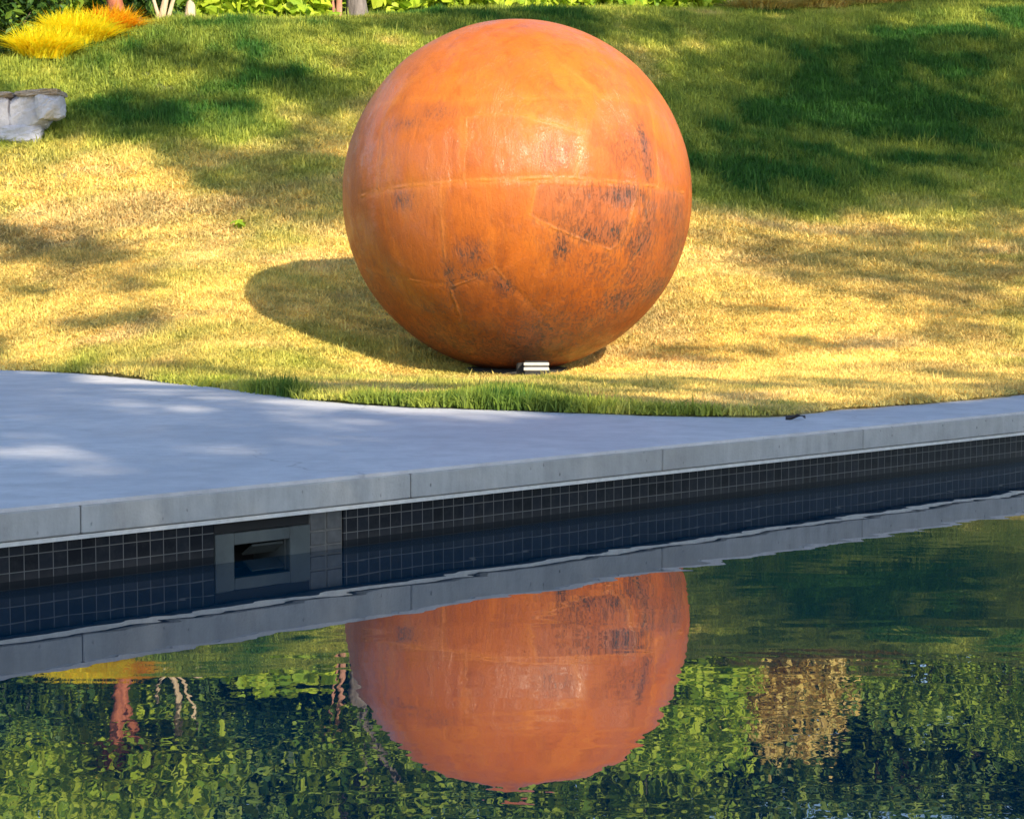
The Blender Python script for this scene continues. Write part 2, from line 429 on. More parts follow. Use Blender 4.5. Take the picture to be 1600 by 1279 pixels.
fringe = np.exp(-((fr-gv-3)/12)**2)
hs = gs*(.62+.45*green+.5*rng.random(len(gs))*(.3+green))*(1+.5*fringe*green*fbm(gxx*5, gyy*5, 71, 3))
hs *= .45+1.1*fbm(gxx*2.2, gyy*2.2, 99, 4)
hs *= 1-.45*np.exp(-((gxx/1.1)**2+((gyy-13.6)/.8)**2))
weed = rng.random(len(gs)) < .004*(1+3*green)
hs = np.where(weed, hs*1.9, hs)
me = bpy.data.meshes.new('grass'); me.vertices.add(len(gxx)); me.vertices.foreach_set('co', np.stack([gxx, gyy, gz], -1).astype(np.float32).ravel())
for nm, tp, key, arr in (('tint', 'FLOAT_COLOR', 'color', np.concatenate([tcol, np.ones((len(tcol), 1))], 1)), ('hs', 'FLOAT', 'value', hs), ('ws', 'FLOAT', 'value', gs*(.8+.5*rng.random(len(gs)))), ('rz', 'FLOAT', 'value', rng.uniform(0, 6.28, len(gs)))):
    at_ = me.attributes.new(nm, tp, 'POINT'); at_.data.foreach_set(key, np.asarray(arr, np.float32).ravel())
me.materials.append(M_grass)
grass = link(bpy.data.objects.new('grass', me)); tag(grass, 'short dry and green grass covering the sloping lawn', 'grass', kind='stuff')
ng = bpy.data.node_groups.new('grass_scatter', 'GeometryNodeTree')
ng.interface.new_socket('Geometry', in_out='INPUT', socket_type='NodeSocketGeometry'); ng.interface.new_socket('Geometry', in_out='OUTPUT', socket_type='NodeSocketGeometry')
gi = ng.nodes.new('NodeGroupInput'); go = ng.nodes.new('NodeGroupOutput')
iop = ng.nodes.new('GeometryNodeInstanceOnPoints'); ci = ng.nodes.new('GeometryNodeCollectionInfo')
ci.inputs['Collection'].default_value = tufts; ci.inputs['Separate Children'].default_value = True; ci.inputs['Reset Children'].default_value = True
iop.inputs['Pick Instance'].default_value = True
m2p = ng.nodes.new('GeometryNodeMeshToPoints')
def nattr(n):
    o = ng.nodes.new('GeometryNodeInputNamedAttribute'); o.data_type = 'FLOAT'; o.inputs['Name'].default_value = n; return o.outputs['Attribute']
c1 = ng.nodes.new('ShaderNodeCombineXYZ'); c2 = ng.nodes.new('ShaderNodeCombineXYZ')
ng.links.new(nattr('rz'), c1.inputs['Z'])
ws = nattr('ws'); ng.links.new(ws, c2.inputs['X']); ng.links.new(ws, c2.inputs['Y']); ng.links.new(nattr('hs'), c2.inputs['Z'])
ng.links.new(gi.outputs[0], m2p.inputs['Mesh']); ng.links.new(m2p.outputs[0], iop.inputs['Points'])
ng.links.new(ci.outputs[0], iop.inputs['Instance']); ng.links.new(c1.outputs[0], iop.inputs['Rotation']); ng.links.new(c2.outputs[0], iop.inputs['Scale'])
ng.links.new(iop.outputs[0], go.inputs[0])
grass.modifiers.new('scatter', 'NODES').node_group = ng
print('tufts', len(gxx))

# ------------------------------------------------------------------ paving
def slab(name, poly, ztop, thick, mat):
    import bmesh
    bm = bmesh.new(); vs = [bm.verts.new((p[0], p[1], ztop)) for p in poly]
    f = bm.faces.new(vs)
    if f.normal.z < 0: f.normal_flip()
    bm.normal_update()
    r = bmesh.ops.extrude_face_region(bm, geom=[f])
    for v in [g for g in r['geom'] if isinstance(g, bmesh.types.BMVert)]: v.co.z -= thick
    bmesh.ops.recalc_face_normals(bm, faces=bm.faces)
    bmesh.ops.triangulate(bm, faces=[x for x in bm.faces if len(x.verts) > 4])
    me = bpy.data.meshes.new(name); bm.to_mesh(me); bm.free(); me.materials.append(mat)
    return link(bpy.data.objects.new(name, me))
def loc2w(pts): return [to_world(a, b) for a, b in pts]
fp = [np.array(p) for p in deck_poly]
# the paving's water side sits 3 mm behind the coping face
fp[0] = np.array(to_world(A1+1.5, .004)); fp[1] = np.array(to_world(A0-3, .004))
dk = slab('paving', fp, ZTOP, .012, M_deck); tag(dk, kind='structure')
near = loc2w([(A0-3, -POOLW-2.6), (A1+1.5, -POOLW-2.6), (A1+1.5, -POOLW), (A0-3, -POOLW)])
tag(slab('near_paving', near, ZTOP, .25, M_deck), kind='structure')
tag(slab('end_paving', loc2w([(A0-3, -POOLW+.002), (A0, -POOLW+.002), (A0, -.002), (A0-3, -.002)]), ZTOP, .25, M_deck), kind='structure')
tag(slab('end_paving', loc2w([(A1, -POOLW+.002), (A1+1.5, -POOLW+.002), (A1+1.5, -.002), (A1, -.002)]), ZTOP, .25, M_deck), kind='structure')

# coping: stones with joints where the photo has them
ZB = z_on_face(643, 778); LIPB = ZB-.017
cop = empty('pool_coping', (PO[0], PO[1], 0), PHI)
tag(cop, 'pale grey concrete coping with fine joints, running diagonally along the far edge of the pool', 'coping')
J = [a_of_u(u) for u in (128, 643, 1035, 1347)]; SP = (J[3]-J[0])/3
js = sorted([J[0]-SP*k for k in range(1, 5)]+J+[J[3]+SP*k for k in range(1, 6)])
for i in range(len(js)-1):
    mb = MB(); mb.box(js[i]+.0022, js[i+1]-.0022, .0, .30, ZB, ZTOP-.0125, .004)
    mb.build('coping_stone', M_face, cop)
M_strip = mat_plain('pale_strip', (.74, .74, .73), .5, 0, .25, 30)
mb = MB(); mb.box(js[0], js[-1], .009, .28, LIPB, ZB-.003, .0); mb.build('edge_strip', M_strip, cop)

# tiled wall
m, nt, out = mat_new('pool_tile'); N = NT(nt); tc = N.n('TexCoord')
sep = N.n('SeparateXYZ'); N.l(tc.outputs['Object'], sep.inputs[0]); cmb = N.n('CombineXYZ')
N.l(sep.outputs['X'], cmb.inputs['X']); N.l(N.math('ADD', sep.outputs['Z'], .052*20+.0), cmb.inputs['Y'])
bk = N.n('TexBrick'); bk.offset = 0; bk.squash = 1; N.l(cmb.outputs[0], bk.inputs['Vector'])
bk.inputs['Scale'].default_value = 1; bk.inputs['Brick Width'].default_value = .052; bk.inputs['Row Height'].default_value = .052
bk.inputs['Mortar Size'].default_value = .0016; bk.inputs['Mortar Smooth'].default_value = .1; bk.inputs['Bias'].default_value = 0
bk.inputs['Color1'].default_value = (.004, .005, .009, 1); bk.inputs['Color2'].default_value = (.013, .016, .024, 1); bk.inputs['Mortar'].default_value = (.15, .15, .148, 1)
nz = N.noise(tc.outputs['Object'], 26, 5, .7); nz2 = N.noise(tc.outputs['Object'], 4, 4, .6)
c = N.mix(N.ramp(nz, [(.45, 0.), (.75, .3)]), bk.outputs['Color'], (.06, .06, .06))
# scale line left by the water
wl = N.ramp(sep.outputs['Z'], [(.0, 0.), (.012, 0.), (.022, .35), (.05, .15), (.075, 0.)])
c = N.mix(N.math('MULTIPLY', wl, nz2), c, (.13, .12, .11))
gm = N.math('LESS_THAN', sep.outputs['Z'], .026)
c = N.mix(N.math('MULTIPLY', gm, .85), c, (.006, .008, .012))
N.bsdf(out, c, .35, spec=.12, normal=N.bump(bk.outputs['Fac'], -.0015, 1, N.bump(nz, .001)))
M_tile = m
wall = empty('pool_wall', (PO[0], PO[1], 0), PHI)
tag(wall, 'dark tiled pool wall with pale grout lines, under the grey coping', 'pool wall')
WB = .055
us = {k: a_of_u(k, WB) for k in (335, 365, 452, 485, 537)}
mb = MB()
mb.box(A0, us[335]-.002, WB, .27, -1.4, LIPB-.002); mb.box(us[537], A1, WB, .27, -1.4, LIPB-.002); mb.box(us[335]-.002, us[537], WB, .27, -1.4, -.16)
mb.build('tile_band', M_tile, wall)
M_oldtile = mat_plain('worn_tile', (.10, .10, .105), .4, 0, .5, 18)
mb = MB(); w = (us[537]-us[485])/2
for i in range(2):
    for z0, z1 in ((-.155, -.106), (-.1, -.052), (-.046, .014), (.02, .066), (.072, LIPB-.004)):
        mb.box(us[485]+.004+i*w, us[485]+(i+1)*w-.004, WB+.004, WB+.03, z0, z1, .002)
mb.build('worn_tiles', M_oldtile, wall)
M_grout = mat_plain('grout', (.16, .16, .155), .8, 0, .3, 30)
mb = MB(); mb.box(us[485]+.001, us[537]-.001, WB+.008, .26, -.158, LIPB-.004); mb.build('grout_bed', M_grout, wall)
M_floor = mat_plain('pool_shell', (.03, .06, .10), .5, 0, .3, 2)
mb = MB(); mb.box(A0, A1, -POOLW, .0, -1.5, -1.402); mb.box(A0, A1, -POOLW-.25, -POOLW-.002, -1.4, .0); mb.box(A0-.25, A0-.002, -POOLW, .27, -1.4, .0); mb.box(A1+.002, A1+.25, -POOLW, .27, -1.4, .0)
mb.build('shell', M_floor, wall)
# skimmer
sk = empty('pool_skimmer', (PO[0], PO[1], 0), PHI)
tag(sk, 'grey skimmer with a dark rectangular mouth, set in the tiled pool wall at the waterline', 'skimmer')
M_sk = mat_plain('grey_plastic', (.085, .10, .10), .55, 0, .35, 12)
M_skd = mat_plain('dark_cavity_shade', (.006, .006, .007), .7, 0, .3, 10)
fl, f0, f1, frr = us[335]+.002, us[365], us[452], us[485]-.004
mb = MB(); zt, zb = .098, -.14; o0, o1 = -.09, .056; y0, y1 = WB-.006, WB+.02
mb.box(fl, f0, y0, y1, zb, zt, .003); mb.box(f1, frr, y0, y1, zb, zt, .003)
mb.box(f0+.0005, f1-.0005, y0+.001, y1, o1, zt-.001, .002); mb.box(f0+.0005, f1-.0005, y0+.001, y1, zb+.001, o0, .002)
mb.build('frame', M_sk, sk)
mb = MB(); mb.box(f1-.004, f1+.004, y1+.001, .25, o0, o1); mb.box(f0-.004, f0+.004, y1+.001, .25, o0, o1)
mb.build('throat', M_sk, sk)
mb = MB(); mb.box(f0-.005, f1+.005, .2505, .262, o0-.01, o1+.02); mb.box(f0-.005, f1+.005, y1+.001, .25, o1+.001, o1+.015)
mb.box(fl, frr, WB+.002, .25, zt+.002, LIPB-.004); mb.build('cavity_and_shade', M_skd, sk)  # wide dark filler above the frame paints the coping's shadow
mb = MB(); c_, s_ = f0+.4*(f1-f0), f1-.008
mb.add([(c_, .13, .005), (s_, .13, .005), (s_, .075, .040), (c_, .075, .040), (c_, .136, .011), (s_, .136, .011), (s_, .081, .046), (c_, .081, .046)],
       [(3, 2, 1, 0), (4, 5, 6, 7), (0, 1, 5, 4), (1, 2, 6, 5), (2, 3, 7, 6), (3, 0, 4, 7)])
mb.build('weir_flap', M_sk, sk)

# ------------------------------------------------------------------ water
m, nt, out = mat_new('pool_water'); N = NT(nt); tc = N.n('TexCoord'); o = tc.outputs['Object']
# object frame: x along the edge, y away from the water
mp_far = N.mapping(o, (1, 1, 1), (0, 0, PHI))                      # -> world aligned
r1 = N.noise(N.mapping(mp_far, (1.0, .27, 1)), 34.0, 1.5, .5, .5)
r2 = N.noise(N.mapping(mp_far, (1, .30, 1)), 11.0, 2, .5, .6)
r3 = N.noise(N.mapping(mp_far, (.8, .6, 1)), 1.8, 2, .45)
r4 = N.noise(N.mapping(mp_far, (.4, 1., 1)), 3.4, 2, .45, .3)
sep = N.n('SeparateXYZ'); N.l(o, sep.inputs[0])
nearf = N.ramp(N.math('MULTIPLY', sep.outputs['Y'], -.4), [(.0, .03), (.2, .12), (.5, .6), (.75, 1.)])
r5 = N.noise(N.mapping(mp_far, (.32, 1., 1)), 6.5, 1.5, .4, .4)
nf5 = N.math('ADD', N.math('MULTIPLY', nearf, .85), .15)
h = N.math('ADD', N.math('MULTIPLY', N.math('MULTIPLY', r1, .00007), nearf), N.math('MULTIPLY', N.math('MULTIPLY', r2, .00022), nearf))
h = N.math('ADD', h, N.math('MULTIPLY', r3, .0012))
h = N.math('ADD', h, N.math('MULTIPLY', r4, .0010))
h = N.math('ADD', h, N.math('MULTIPLY', N.math('MULTIPLY', r5, .00026), nf5))
bp = N.bump(h, 1.0)
N.bsdf(out, (.0004, .027, .054), .0, bp, spec=None, ior=1.7)
M_water = m
wt = MB(); wt.box(A0, A1, -POOLW, WB-.001, -.02, 0); wo = wt.build('pool_water', M_water)
wo.location = (PO[0], PO[1], 0); wo.rotation_euler = (0, 0, PHI); tag(wo, kind='structure')
wo2 = wo

# ------------------------------------------------------------------ the rusty sphere
BC = np.array(at_d(808, 306.5, 14.15)); BR = 14.12*272.5/3200*.9965
BZ = BC[2]-BR
print('ball', BC, BR, 'bottom', BZ)
sph = empty('steel_sphere', (BC[0], BC[1], BC[2]-BR)); tag(sph, 'giant rust-orange welded steel sphere standing on the dry lawn behind the pool', 'sculpture')
nu, nv = 900, 520
th = np.linspace(0, 2*PI, nu, endpoint=False); ph = np.linspace(-PI/2, PI/2, nv)[1:-1]
TH, PH = np.meshgrid(th, ph)
Nn = np.stack([np.cos(PH)*np.cos(TH), np.cos(PH)*np.sin(TH), np.sin(PH)], -1).reshape(-1, 3)
Nn = np.concatenate([Nn, [[0, 0, -1], [0, 0, 1]]])
# local view basis at the ball
vd = np.array([0, 0, CH])-BC; vd /= np.linalg.norm(vd); rt = np.cross(np.array([0, 0, 1.]), vd)*1.0; rt /= np.linalg.norm(rt); upv = np.cross(vd, rt)
def sp_pt(u, v):
    a = (u-808)/272.; b = (300.5-v)/272.; r = a*a+b*b
    if r > .995: k = math.sqrt(.995/r); a *= k; b *= k; r = .995
    p = rt*a+upv*b+vd*math.sqrt(1-r); return p/np.linalg.norm(p)
seams = [([(575, 300), (640, 286), (700, 281), (760, 277), (830, 275), (893, 274), (950, 279), (1005, 285), (1060, 296)], .016, 1.0),
 ([(697, 283), (698, 330), (702, 380), (712, 440), (722, 470)], .018, .7), ([(735, 188), (732, 230), (730, 276)], .016, .6),
 ([(735, 188), (790, 183), (828, 188)], .012, .4), ([(828, 190), (866, 199), (905, 212), (899, 245), (892, 274)], .014, 1.0),
 ([(836, 284), (831, 305), (827, 328), (860, 345), (900, 362), (945, 378)], .016, .9), ([(985, 290), (975, 330), (962, 365), (945, 378)], .022, .8),
 ([(1003, 160), (1012, 200), (1016, 245), (1017, 288)], .016, .5), ([(1005, 286), (995, 340), (982, 390), (955, 432)], .02, .7),
 ([(1072, 290), (1066, 350), (1050, 400)], .014, .8), ([(560, 395), (600, 415), (650, 424), (710, 428)], .014, .6), ([(712, 432), (745, 420), (775, 402), (800, 430), (850, 478), (905, 522)], .014, .6),
 ([(775, 402), (772, 360), (768, 283)], .012, .3), ([(600, 165), (660, 158), (735, 164), (830, 160), (900, 158)], .016, .45), ([(872, 108), (900, 128), (930, 158), (1003, 165)], .014, .5),
 ([(612, 170), (606, 230), (603, 290)], .014, .45), ([(610, 290), (620, 350), (650, 424)], .014, .3), ([(722, 470), (745, 520), (765, 560)], .014, .6), ([(640, 520), (700, 530), (750, 530)], .012, .6),
 ([(905, 522), (930, 470), (955, 432), (1030, 436)], .014, .5), ([(850, 478), (840, 520), (838, 560)], .014, .4), ([(700, 70), (720, 110), (735, 164)], .014, .25), ([(560, 210), (604, 215)], .012, .3), ([(1040, 300), (1036, 370), (1028, 436)], .012, .4)]
seg = []
for pts, w, s_ in seams:
    Q = [sp_pt(*p) for p in pts]
    for i in range(len(Q)-1): seg.append((Q[i], Q[i+1], w, s_))
# seams of the far side: plate rows and staggered uprights
for lat in (-.75, -.25, .3, .85):
    for k in range(24):
        t0 = .25+PI*k/24*1.0-.2; t1 = t0+PI/24*1.0
        if math.sin(t0) > -.05:
            seg.append((np.array([math.cos(lat)*math.cos(t0), math.cos(lat)*math.sin(t0), math.sin(lat)]), np.array([math.cos(lat)*math.cos(t1), math.cos(lat)*math.sin(t1), math.sin(lat)]), .015, .7))
for i, (l0, l1) in enumerate(((-.75, -.25), (-.25, .3), (.3, .85))):
    for k in range(4):
        t = .2+i*.35+k*.75
        if t < PI-.1:
            for j in range(4):
                a0 = l0+(l1-l0)*j/4; a1 = l0+(l1-l0)*(j+1)/4
                seg.append((np.array([math.cos(a0)*math.cos(t), math.cos(a0)*math.sin(t), math.sin(a0)]), np.array([math.cos(a1)*math.cos(t), math.cos(a1)*math.sin(t), math.sin(a1)]), .015, .7))
seam = np.zeros(len(Nn)); band = np.zeros(len(Nn))
Nj = Nn+.004*np.stack([vnoise(Nn[:, 2]*30+Nn[:, 0]*9, Nn[:, 1]*30, 1)-.5, vnoise(Nn[:, 0]*30, Nn[:, 2]*30, 2)-.5, vnoise(Nn[:, 0]*30, Nn[:, 1]*30+Nn[:, 2]*11, 3)-.5], -1)*2
for p, q, w, s_ in seg:
    d = q-p; L = d@d; mid = (p+q)/2
    near_ = np.where((Nj@mid) > 1-.5*(math.sqrt(L)/2+.12)**2-.01)[0]
    pt = Nj[near_]; t = np.clip((pt-p)@d/L, 0, 1); dist = np.linalg.norm(pt-(p+t[:, None]*d), axis=1)
    seam[near_] = np.maximum(seam[near_], s_*np.exp(-(dist/(w*.32))**2)); band[near_] = np.maximum(band[near_], s_*np.exp(-(dist/(w*1.5))**2))
blobs = [(965, 300, 38, 16, 1), (930, 300, 70, 22, .4), (905, 340, 60, 30, .35), (915, 355, 30, 14, .8), (950, 355, 30, 22, .8), (1000, 340, 14, 45, .7), (990, 370, 22, 25, 1), (872, 372, 14, 22, .9), (997, 235, 9, 45, .9), (975, 235, 35, 40, .35),
 (740, 385, 24, 20, .6), (640, 305, 16, 14, .6), (735, 415, 35, 10, .6), (620, 420, 8, 20, .3), (710, 420, 10, 30, .7), (845, 525, 60, 40, .9), (965, 455, 30, 18, .9), (1020, 440, 22, 12, 1), (930, 400, 50, 30, .35), (1042, 330, 22, 40, .5), (1050, 385, 18, 35, .6), (790, 430, 14, 14, .8),
 (780, 530, 120, 25, .5), (900, 500, 70, 35, .45), (690, 180, 30, 12, .3), (640, 195, 30, 10, .4), (860, 240, 30, 20, .3), (680, 465, 50, 12, .3), (600, 450, 18, 30, .35), (700, 530, 60, 24, .5), (985, 420, 40, 25, .5)]
pat = np.zeros(len(Nn))
for cx, cy, rx, ry, s_ in blobs:
    c0 = sp_pt(cx, cy); ax = sp_pt(cx+3, cy)-c0; ax /= np.linalg.norm(ax); ay = np.cross(c0, ax); ay /= np.linalg.norm(ay)
    # pixel radii foreshortened back to surface lengths
    fx = np.linalg.norm(sp_pt(cx+rx*.5, cy)-sp_pt(cx-rx*.5, cy)); fy = np.linalg.norm(sp_pt(cx, cy+ry*.5)-sp_pt(cx, cy-ry*.5))
    dx = (Nn-c0)@ax/fx; dy = (Nn-c0)@ay/fy; fr_ = (Nn@c0) > .3
    pat = np.maximum(pat, s_*np.exp(-(dx*dx+dy*dy))*fr_)
backm = sstep(-.1, .3, Nn[:, 1]); pat = np.maximum(pat, backm*.7*sstep(.58, .75, fbm(Nn[:, 0]*3, Nn[:, 2]*3, 6)))
pu = 808+272*(Nj@rt); pv = 300.5-272*(Nj@upv); frt = (Nn@vd) > .05; pan = np.zeros(len(Nn))
for poly, val in (([(836, 283), (827, 328), (900, 362), (950, 380), (985, 290)], 1.), ([(905, 212), (893, 274), (1003, 284), (1014, 220), (1003, 168), (930, 160)], .6), ([(735, 186), (828, 188), (905, 212), (893, 274), (731, 276)], .3),
                  ([(1006, 290), (1064, 296), (1050, 390), (1028, 434), (960, 428)], .55), ([(610, 290), (697, 284), (712, 430), (650, 424), (620, 350)], .35), ([(712, 436), (775, 402), (850, 478), (838, 560), (765, 560), (722, 470)], .7), ([(604, 168), (732, 164), (735, 190), (730, 276), (603, 290)], .2)):
    pan = np.where(frt & inpoly(pu, pv, poly), val, pan)
und = (fbm(Nn[:, 0]*4+Nn[:, 1]*2, Nn[:, 2]*4, 12, 3)-.5)*.010
seam *= .25+.75*sstep(.3, .6, fbm(Nn[:, 0]*7+Nn[:, 1]*5, Nn[:, 2]*7, 91, 3))
R_ = BR*(1+und*.5-pan*.0012)+seam*.008-band*.004
V = Nn*R_[:, None]; V[:, 2] += BR
nr = nv-2; I = np.arange(nr*nu).reshape(nr, nu); Ir = np.roll(I, -1, 1)
Fq = np.stack([I[:-1], Ir[:-1], Ir[1:], I[1:]], -1).reshape(-1, 4)
Ft = np.concatenate([np.stack([Ir[0], I[0], np.full(nu, nr*nu)], -1), np.stack([I[-1], Ir[-1], np.full(nu, nr*nu+1)], -1)])
m, nt, out = mat_new('weathering_steel'); N = NT(nt); tc = N.n('TexCoord'); o = tc.outputs['Object']
aS = N.n('Attribute', attribute_name='seam').outputs['Fac']; aB = N.n('Attribute', attribute_name='band').outputs['Fac']; aP = N.n('Attribute', attribute_name='patina').outputs['Fac']; aN = N.n('Attribute', attribute_name='panel').outputs['Fac']
n1 = N.noise(o, 1.3, 5, .6, .5); n2 = N.noise(N.mapping(o, (1, 1, .28)), 11, 7, .7, .6); n3 = N.noise(N.mapping(o, (1.6, 1.6, .36)), 34, 9, .76, 1.0); n4 = N.noise(o, 60, 5, .7)
c = N.ramp(n1, [(.3, (.48, .105, .009)), (.5, (.60, .152, .014)), (.7, (.56, .148, .022))])
c = N.mix(N.ramp(n2, [(.4, 0.), (.75, .5)]), c, (.50, .120, .022))
c = N.mix(N.ramp(N.noise(N.mapping(o, (1, 1, .4)), 5, 5, .65), [(.5, 0.), (.75, .5)]), c, (.68, .22, .020))
c = N.mix(N.math('MULTIPLY', aB, .5), c, (.74, .24, .032))
c = N.mix(N.math('MULTIPLY', N.ramp(n4, [(.45, 0.), (.8, 1.)]), .22), c, (.30, .07, .015))
c = N.mix(N.math('MULTIPLY', aN, .38), c, (.42, .125, .050))
c = N.mix(N.ramp(N.noise(N.mapping(o, (1, 1, .5)), 7.5, 7, .7, .5), [(.5, 0.), (.72, .55)]), c, (.30, .065, .010))
sz = N.n('SeparateXYZ'); N.l(o, sz.inputs[0]); low = N.ramp(N.math('DIVIDE', sz.outputs['Z'], 2*BR), [(.0, 1.), (.12, .85), (.28, .45), (.5, .2), (.72, .03), (.85, .0)])  # browner rust towards the bottom, with the sphere's light falloff painted in
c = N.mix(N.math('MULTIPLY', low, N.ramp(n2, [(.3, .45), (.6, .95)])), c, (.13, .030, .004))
grey = N.math('MULTIPLY', aP, N.ramp(n2, [(.2, 1.), (.75, .6)])); c = N.mix(N.math('MULTIPLY', grey, .9), c, (.20, .080, .050))
fk = N.ramp(n3, [(.51, 0.), (.57, 1.)])
fl_ = N.math('MULTIPLY', fk, N.math('MINIMUM', N.math('ADD', N.math('MULTIPLY', aP, 1.1), N.math('MULTIPLY', low, .38)), 1))
c = N.mix(fl_, c, (.055, .050, .045))
fk2 = N.math('MULTIPLY', N.ramp(n3, [(.66, 0.), (.71, 1.)]), .5); c = N.mix(fk2, c, (.15, .05, .02))
c = N.mix(N.math('MULTIPLY', aS, .16), c, (.82, .33, .07))
rough = N.ramp(N.math('ADD', N.math('MULTIPLY', aP, .4), N.math('MULTIPLY', n1, .6)), [(.2, .58), (.6, .44)])
bn = N.bump(n4, .004, .8, N.bump(n2, .010, .7, N.bump(fl_, -.003)))
pb = N.bsdf(out, c, rough, bn, spec=.25)
pb.inputs['Coat Roughness'].default_value = .20; N.l(N.ramp(N.noise(N.mapping(o, (1, 1, .7)), 3.2, 5, .65), [(.44, .03), (.58, .6)]), pb.inputs['Coat Weight'])
N.l(N.bump(n2, .02, 1, N.bump(n1, .06)), pb.inputs['Coat Normal'])
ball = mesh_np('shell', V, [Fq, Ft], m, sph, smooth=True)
for nm, arr in (('seam', seam), ('band', band), ('patina', pat), ('panel', pan)):
    a_ = ball.data.attributes.new(nm, 'FLOAT', 'POINT'); a_.data.foreach_set('value', arr.astype(np.float32))
M_black = mat_plain('black_base', (.02, .02, .02), .7, 0, .3, 30)
mb = MB(); pr = [(.40, -.06), (.36, .012), (.35, .022), (.24, .025), (.22, .02), (.22, -.06)]; n = 64
Vr = [(r*math.cos(2*PI*k/n), r*math.sin(2*PI*k/n), z) for r, z in pr for k in range(n)]
mb.add(Vr, [(j*n+k, j*n+(k+1) % n, ((j+1) % 6)*n+(k+1) % n, ((j+1) % 6)*n+k) for j in range(6) for k in range(n)])
mb.build('base_ring', M_black, sph, smooth=False)

# ground light at the foot of the sphere
gp = at_d(838, 579, 13.5)
gl = empty('ground_light', (gp[0], gp[1], gp[2]-.012)); tag(gl, 'small ribbed white ground light on the dry grass at the foot of the rusty sphere', 'garden light')
M_white = mat_plain('white_metal', (.52, .51, .49), .45, 0, .08, 30)
for z0, z1 in ((.012, .035), (.045, .066)):
    mb = MB(); mb.box(-.084, .084, -.012, .02, z0, z1, .004); mb.build('louvre', M_white, gl)
mb = MB(); mb.box(-.078, .078, -.002, .06, -.10, .075, .004); mb.build('housing', M_black, gl)
mb = MB(); mb.box(-.13, .06, .065, .14, -.10, .06, .01); mb.build('mounting_box', M_black, gl)

# ------------------------------------------------------------------ leaves
def leaves(C, size, up=0.35, aspect=.5, fold=.25, droop=None, jit=.35):
    """C (n,3) leaf centres -> V,F of folded pointed leaves (6 verts, 2 quads)"""
    n = len(C); d = rng.normal(size=(n, 3)); d[:, 2] -= .25; d /= np.linalg.norm(d, axis=1)[:, None]
    nrm = rng.normal(size=(n, 3))*.7; nrm[:, 2] += up*2.2; nrm += SV*.5
    s = np.cross(d, nrm); s /= np.linalg.norm(s, axis=1)[:, None]+1e-9; nn = np.cross(s, d)
    L = size*(1+jit*rng.normal(size=n)).clip(.4, 1.9)
    L = L[:, None]; w = L*aspect*.5
    base = C-d*L*.5; tip = C+d*L*.5
    m1 = C-d*L*.12+s*w+nn*w*fold; m2 = C-d*L*.12-s*w+nn*w*fold; q1 = C+d*L*.22+s*w*.75+nn*w*fold; q2 = C+d*L*.22-s*w*.75+nn*w*fold
    V = np.stack([base, m1, q1, tip, q2, m2], 1).reshape(-1, 3)
    k = np.arange(n)[:, None]*6
    F = np.concatenate([k+np.array([[0, 1, 2, 3]]), k+np.array([[0, 3, 4, 5]])])
    return V, F
def blades(C0, L, w, spread):
    """arching strap leaves from points"""
    n = len(C0); a = rng.uniform(0, 2*PI, n); ll = L*rng.uniform(.6, 1.1, n); sprd = spread*rng.uniform(.3, 1.1, n)
    V = []; dirx = np.cos(a); diry = np.sin(a); sx = -diry; sy = dirx
    ts = [0, .35, .7, 1]
    for t in ts:
        r = ll*sprd*t**1.3; z = ll*(t-.55*sprd*t*t); ww = w*(1-t)**.6 if t < 1 else np.zeros(n)+.0005
        p = np.stack([C0[:, 0]+dirx*r, C0[:, 1]+diry*r, C0[:, 2]+z], -1); off = np.stack([sx*ww, sy*ww, 0*sx], -1)
        V += [p-off, p+off]
    V = np.stack(V, 1).reshape(-1, 3); k = np.arange(n)[:, None]*8
    F = np.concatenate([k+np.array([[2*i, 2*i+1, 2*i+3, 2*i+2]]) for i in range(3)]); return V, F
def cloud(center, rad, nclump, per, csize, hollow=.35):
    d = rng.normal(size=(nclump, 3)); d /= np.linalg.norm(d, axis=1)[:, None]
    r = hollow+(1-hollow)*rng.random(nclump)**.6
    c = d*r[:, None]*np.array(rad)*(1+.18*rng.normal(size=nclump))[:, None]+np.array(center)
    cs = csize*rng.uniform(.5, 1.5, nclump)
    P = np.repeat(c, per, 0)+rng.normal(size=(nclump*per, 3))*np.repeat(cs, per)[:, None]*.5
    return P, c
G = lambda x, y: float(ground2(np.array([x]), np.array([y]))[0])
def stems(mb, base, tips, r0, n=6):
    for t in tips:
        b0 = Vector(base); t = Vector(t); mid = b0.lerp(t, .5)+Vector((random.uniform(-.12, .12), random.uniform(-.12, .12), .1))*(t-b0).length*.6
        mb.tube([b0, b0.lerp(mid, .6), mid, t], [r0, r0*.75, r0*.55, r0*.15], n)
# leaf colours
L_lime = mat_leaf('lime_leaves', [(.16, .30, .015), (.36, .52, .03), (.55, .66, .04), (.46, .56, .05)], .35)
L_mid = mat_leaf('mid_green_leaves', [(.06, .14, .015), (.20, .33, .025), (.38, .48, .04), (.24, .34, .04)], .3)
L_dark = mat_leaf('dark_leaves', [(.010, .028, .010), (.03, .08, .016), (.08, .17, .02), (.22, .34, .04)], .2)
L_gold = mat_leaf('golden_blades', [(.95, .78, .015), (1, .90, .03), (.98, .74, .015), (.85, .85, .04)], .5, tm=0)
L_amber = mat_leaf('amber_leaves', [(.70, .25, .03), (.80, .42, .03), (.60, .18, .03)], .35)
L_red = mat_leaf('red_leaves', [(.50, .05, .02), (.62, .12, .03), (.75, .35, .03)], .35)
L_straw = mat_leaf('straw_leaves', [(.70, .50, .12), (.85, .66, .20), (.52, .44, .12), (.78, .56, .20)], .3, tm=0)
L_pine = mat_leaf('evergreen_leaves', [(.015, .05, .015), (.05, .13, .03), (.16, .26, .04), (.30, .38, .06)], .2)
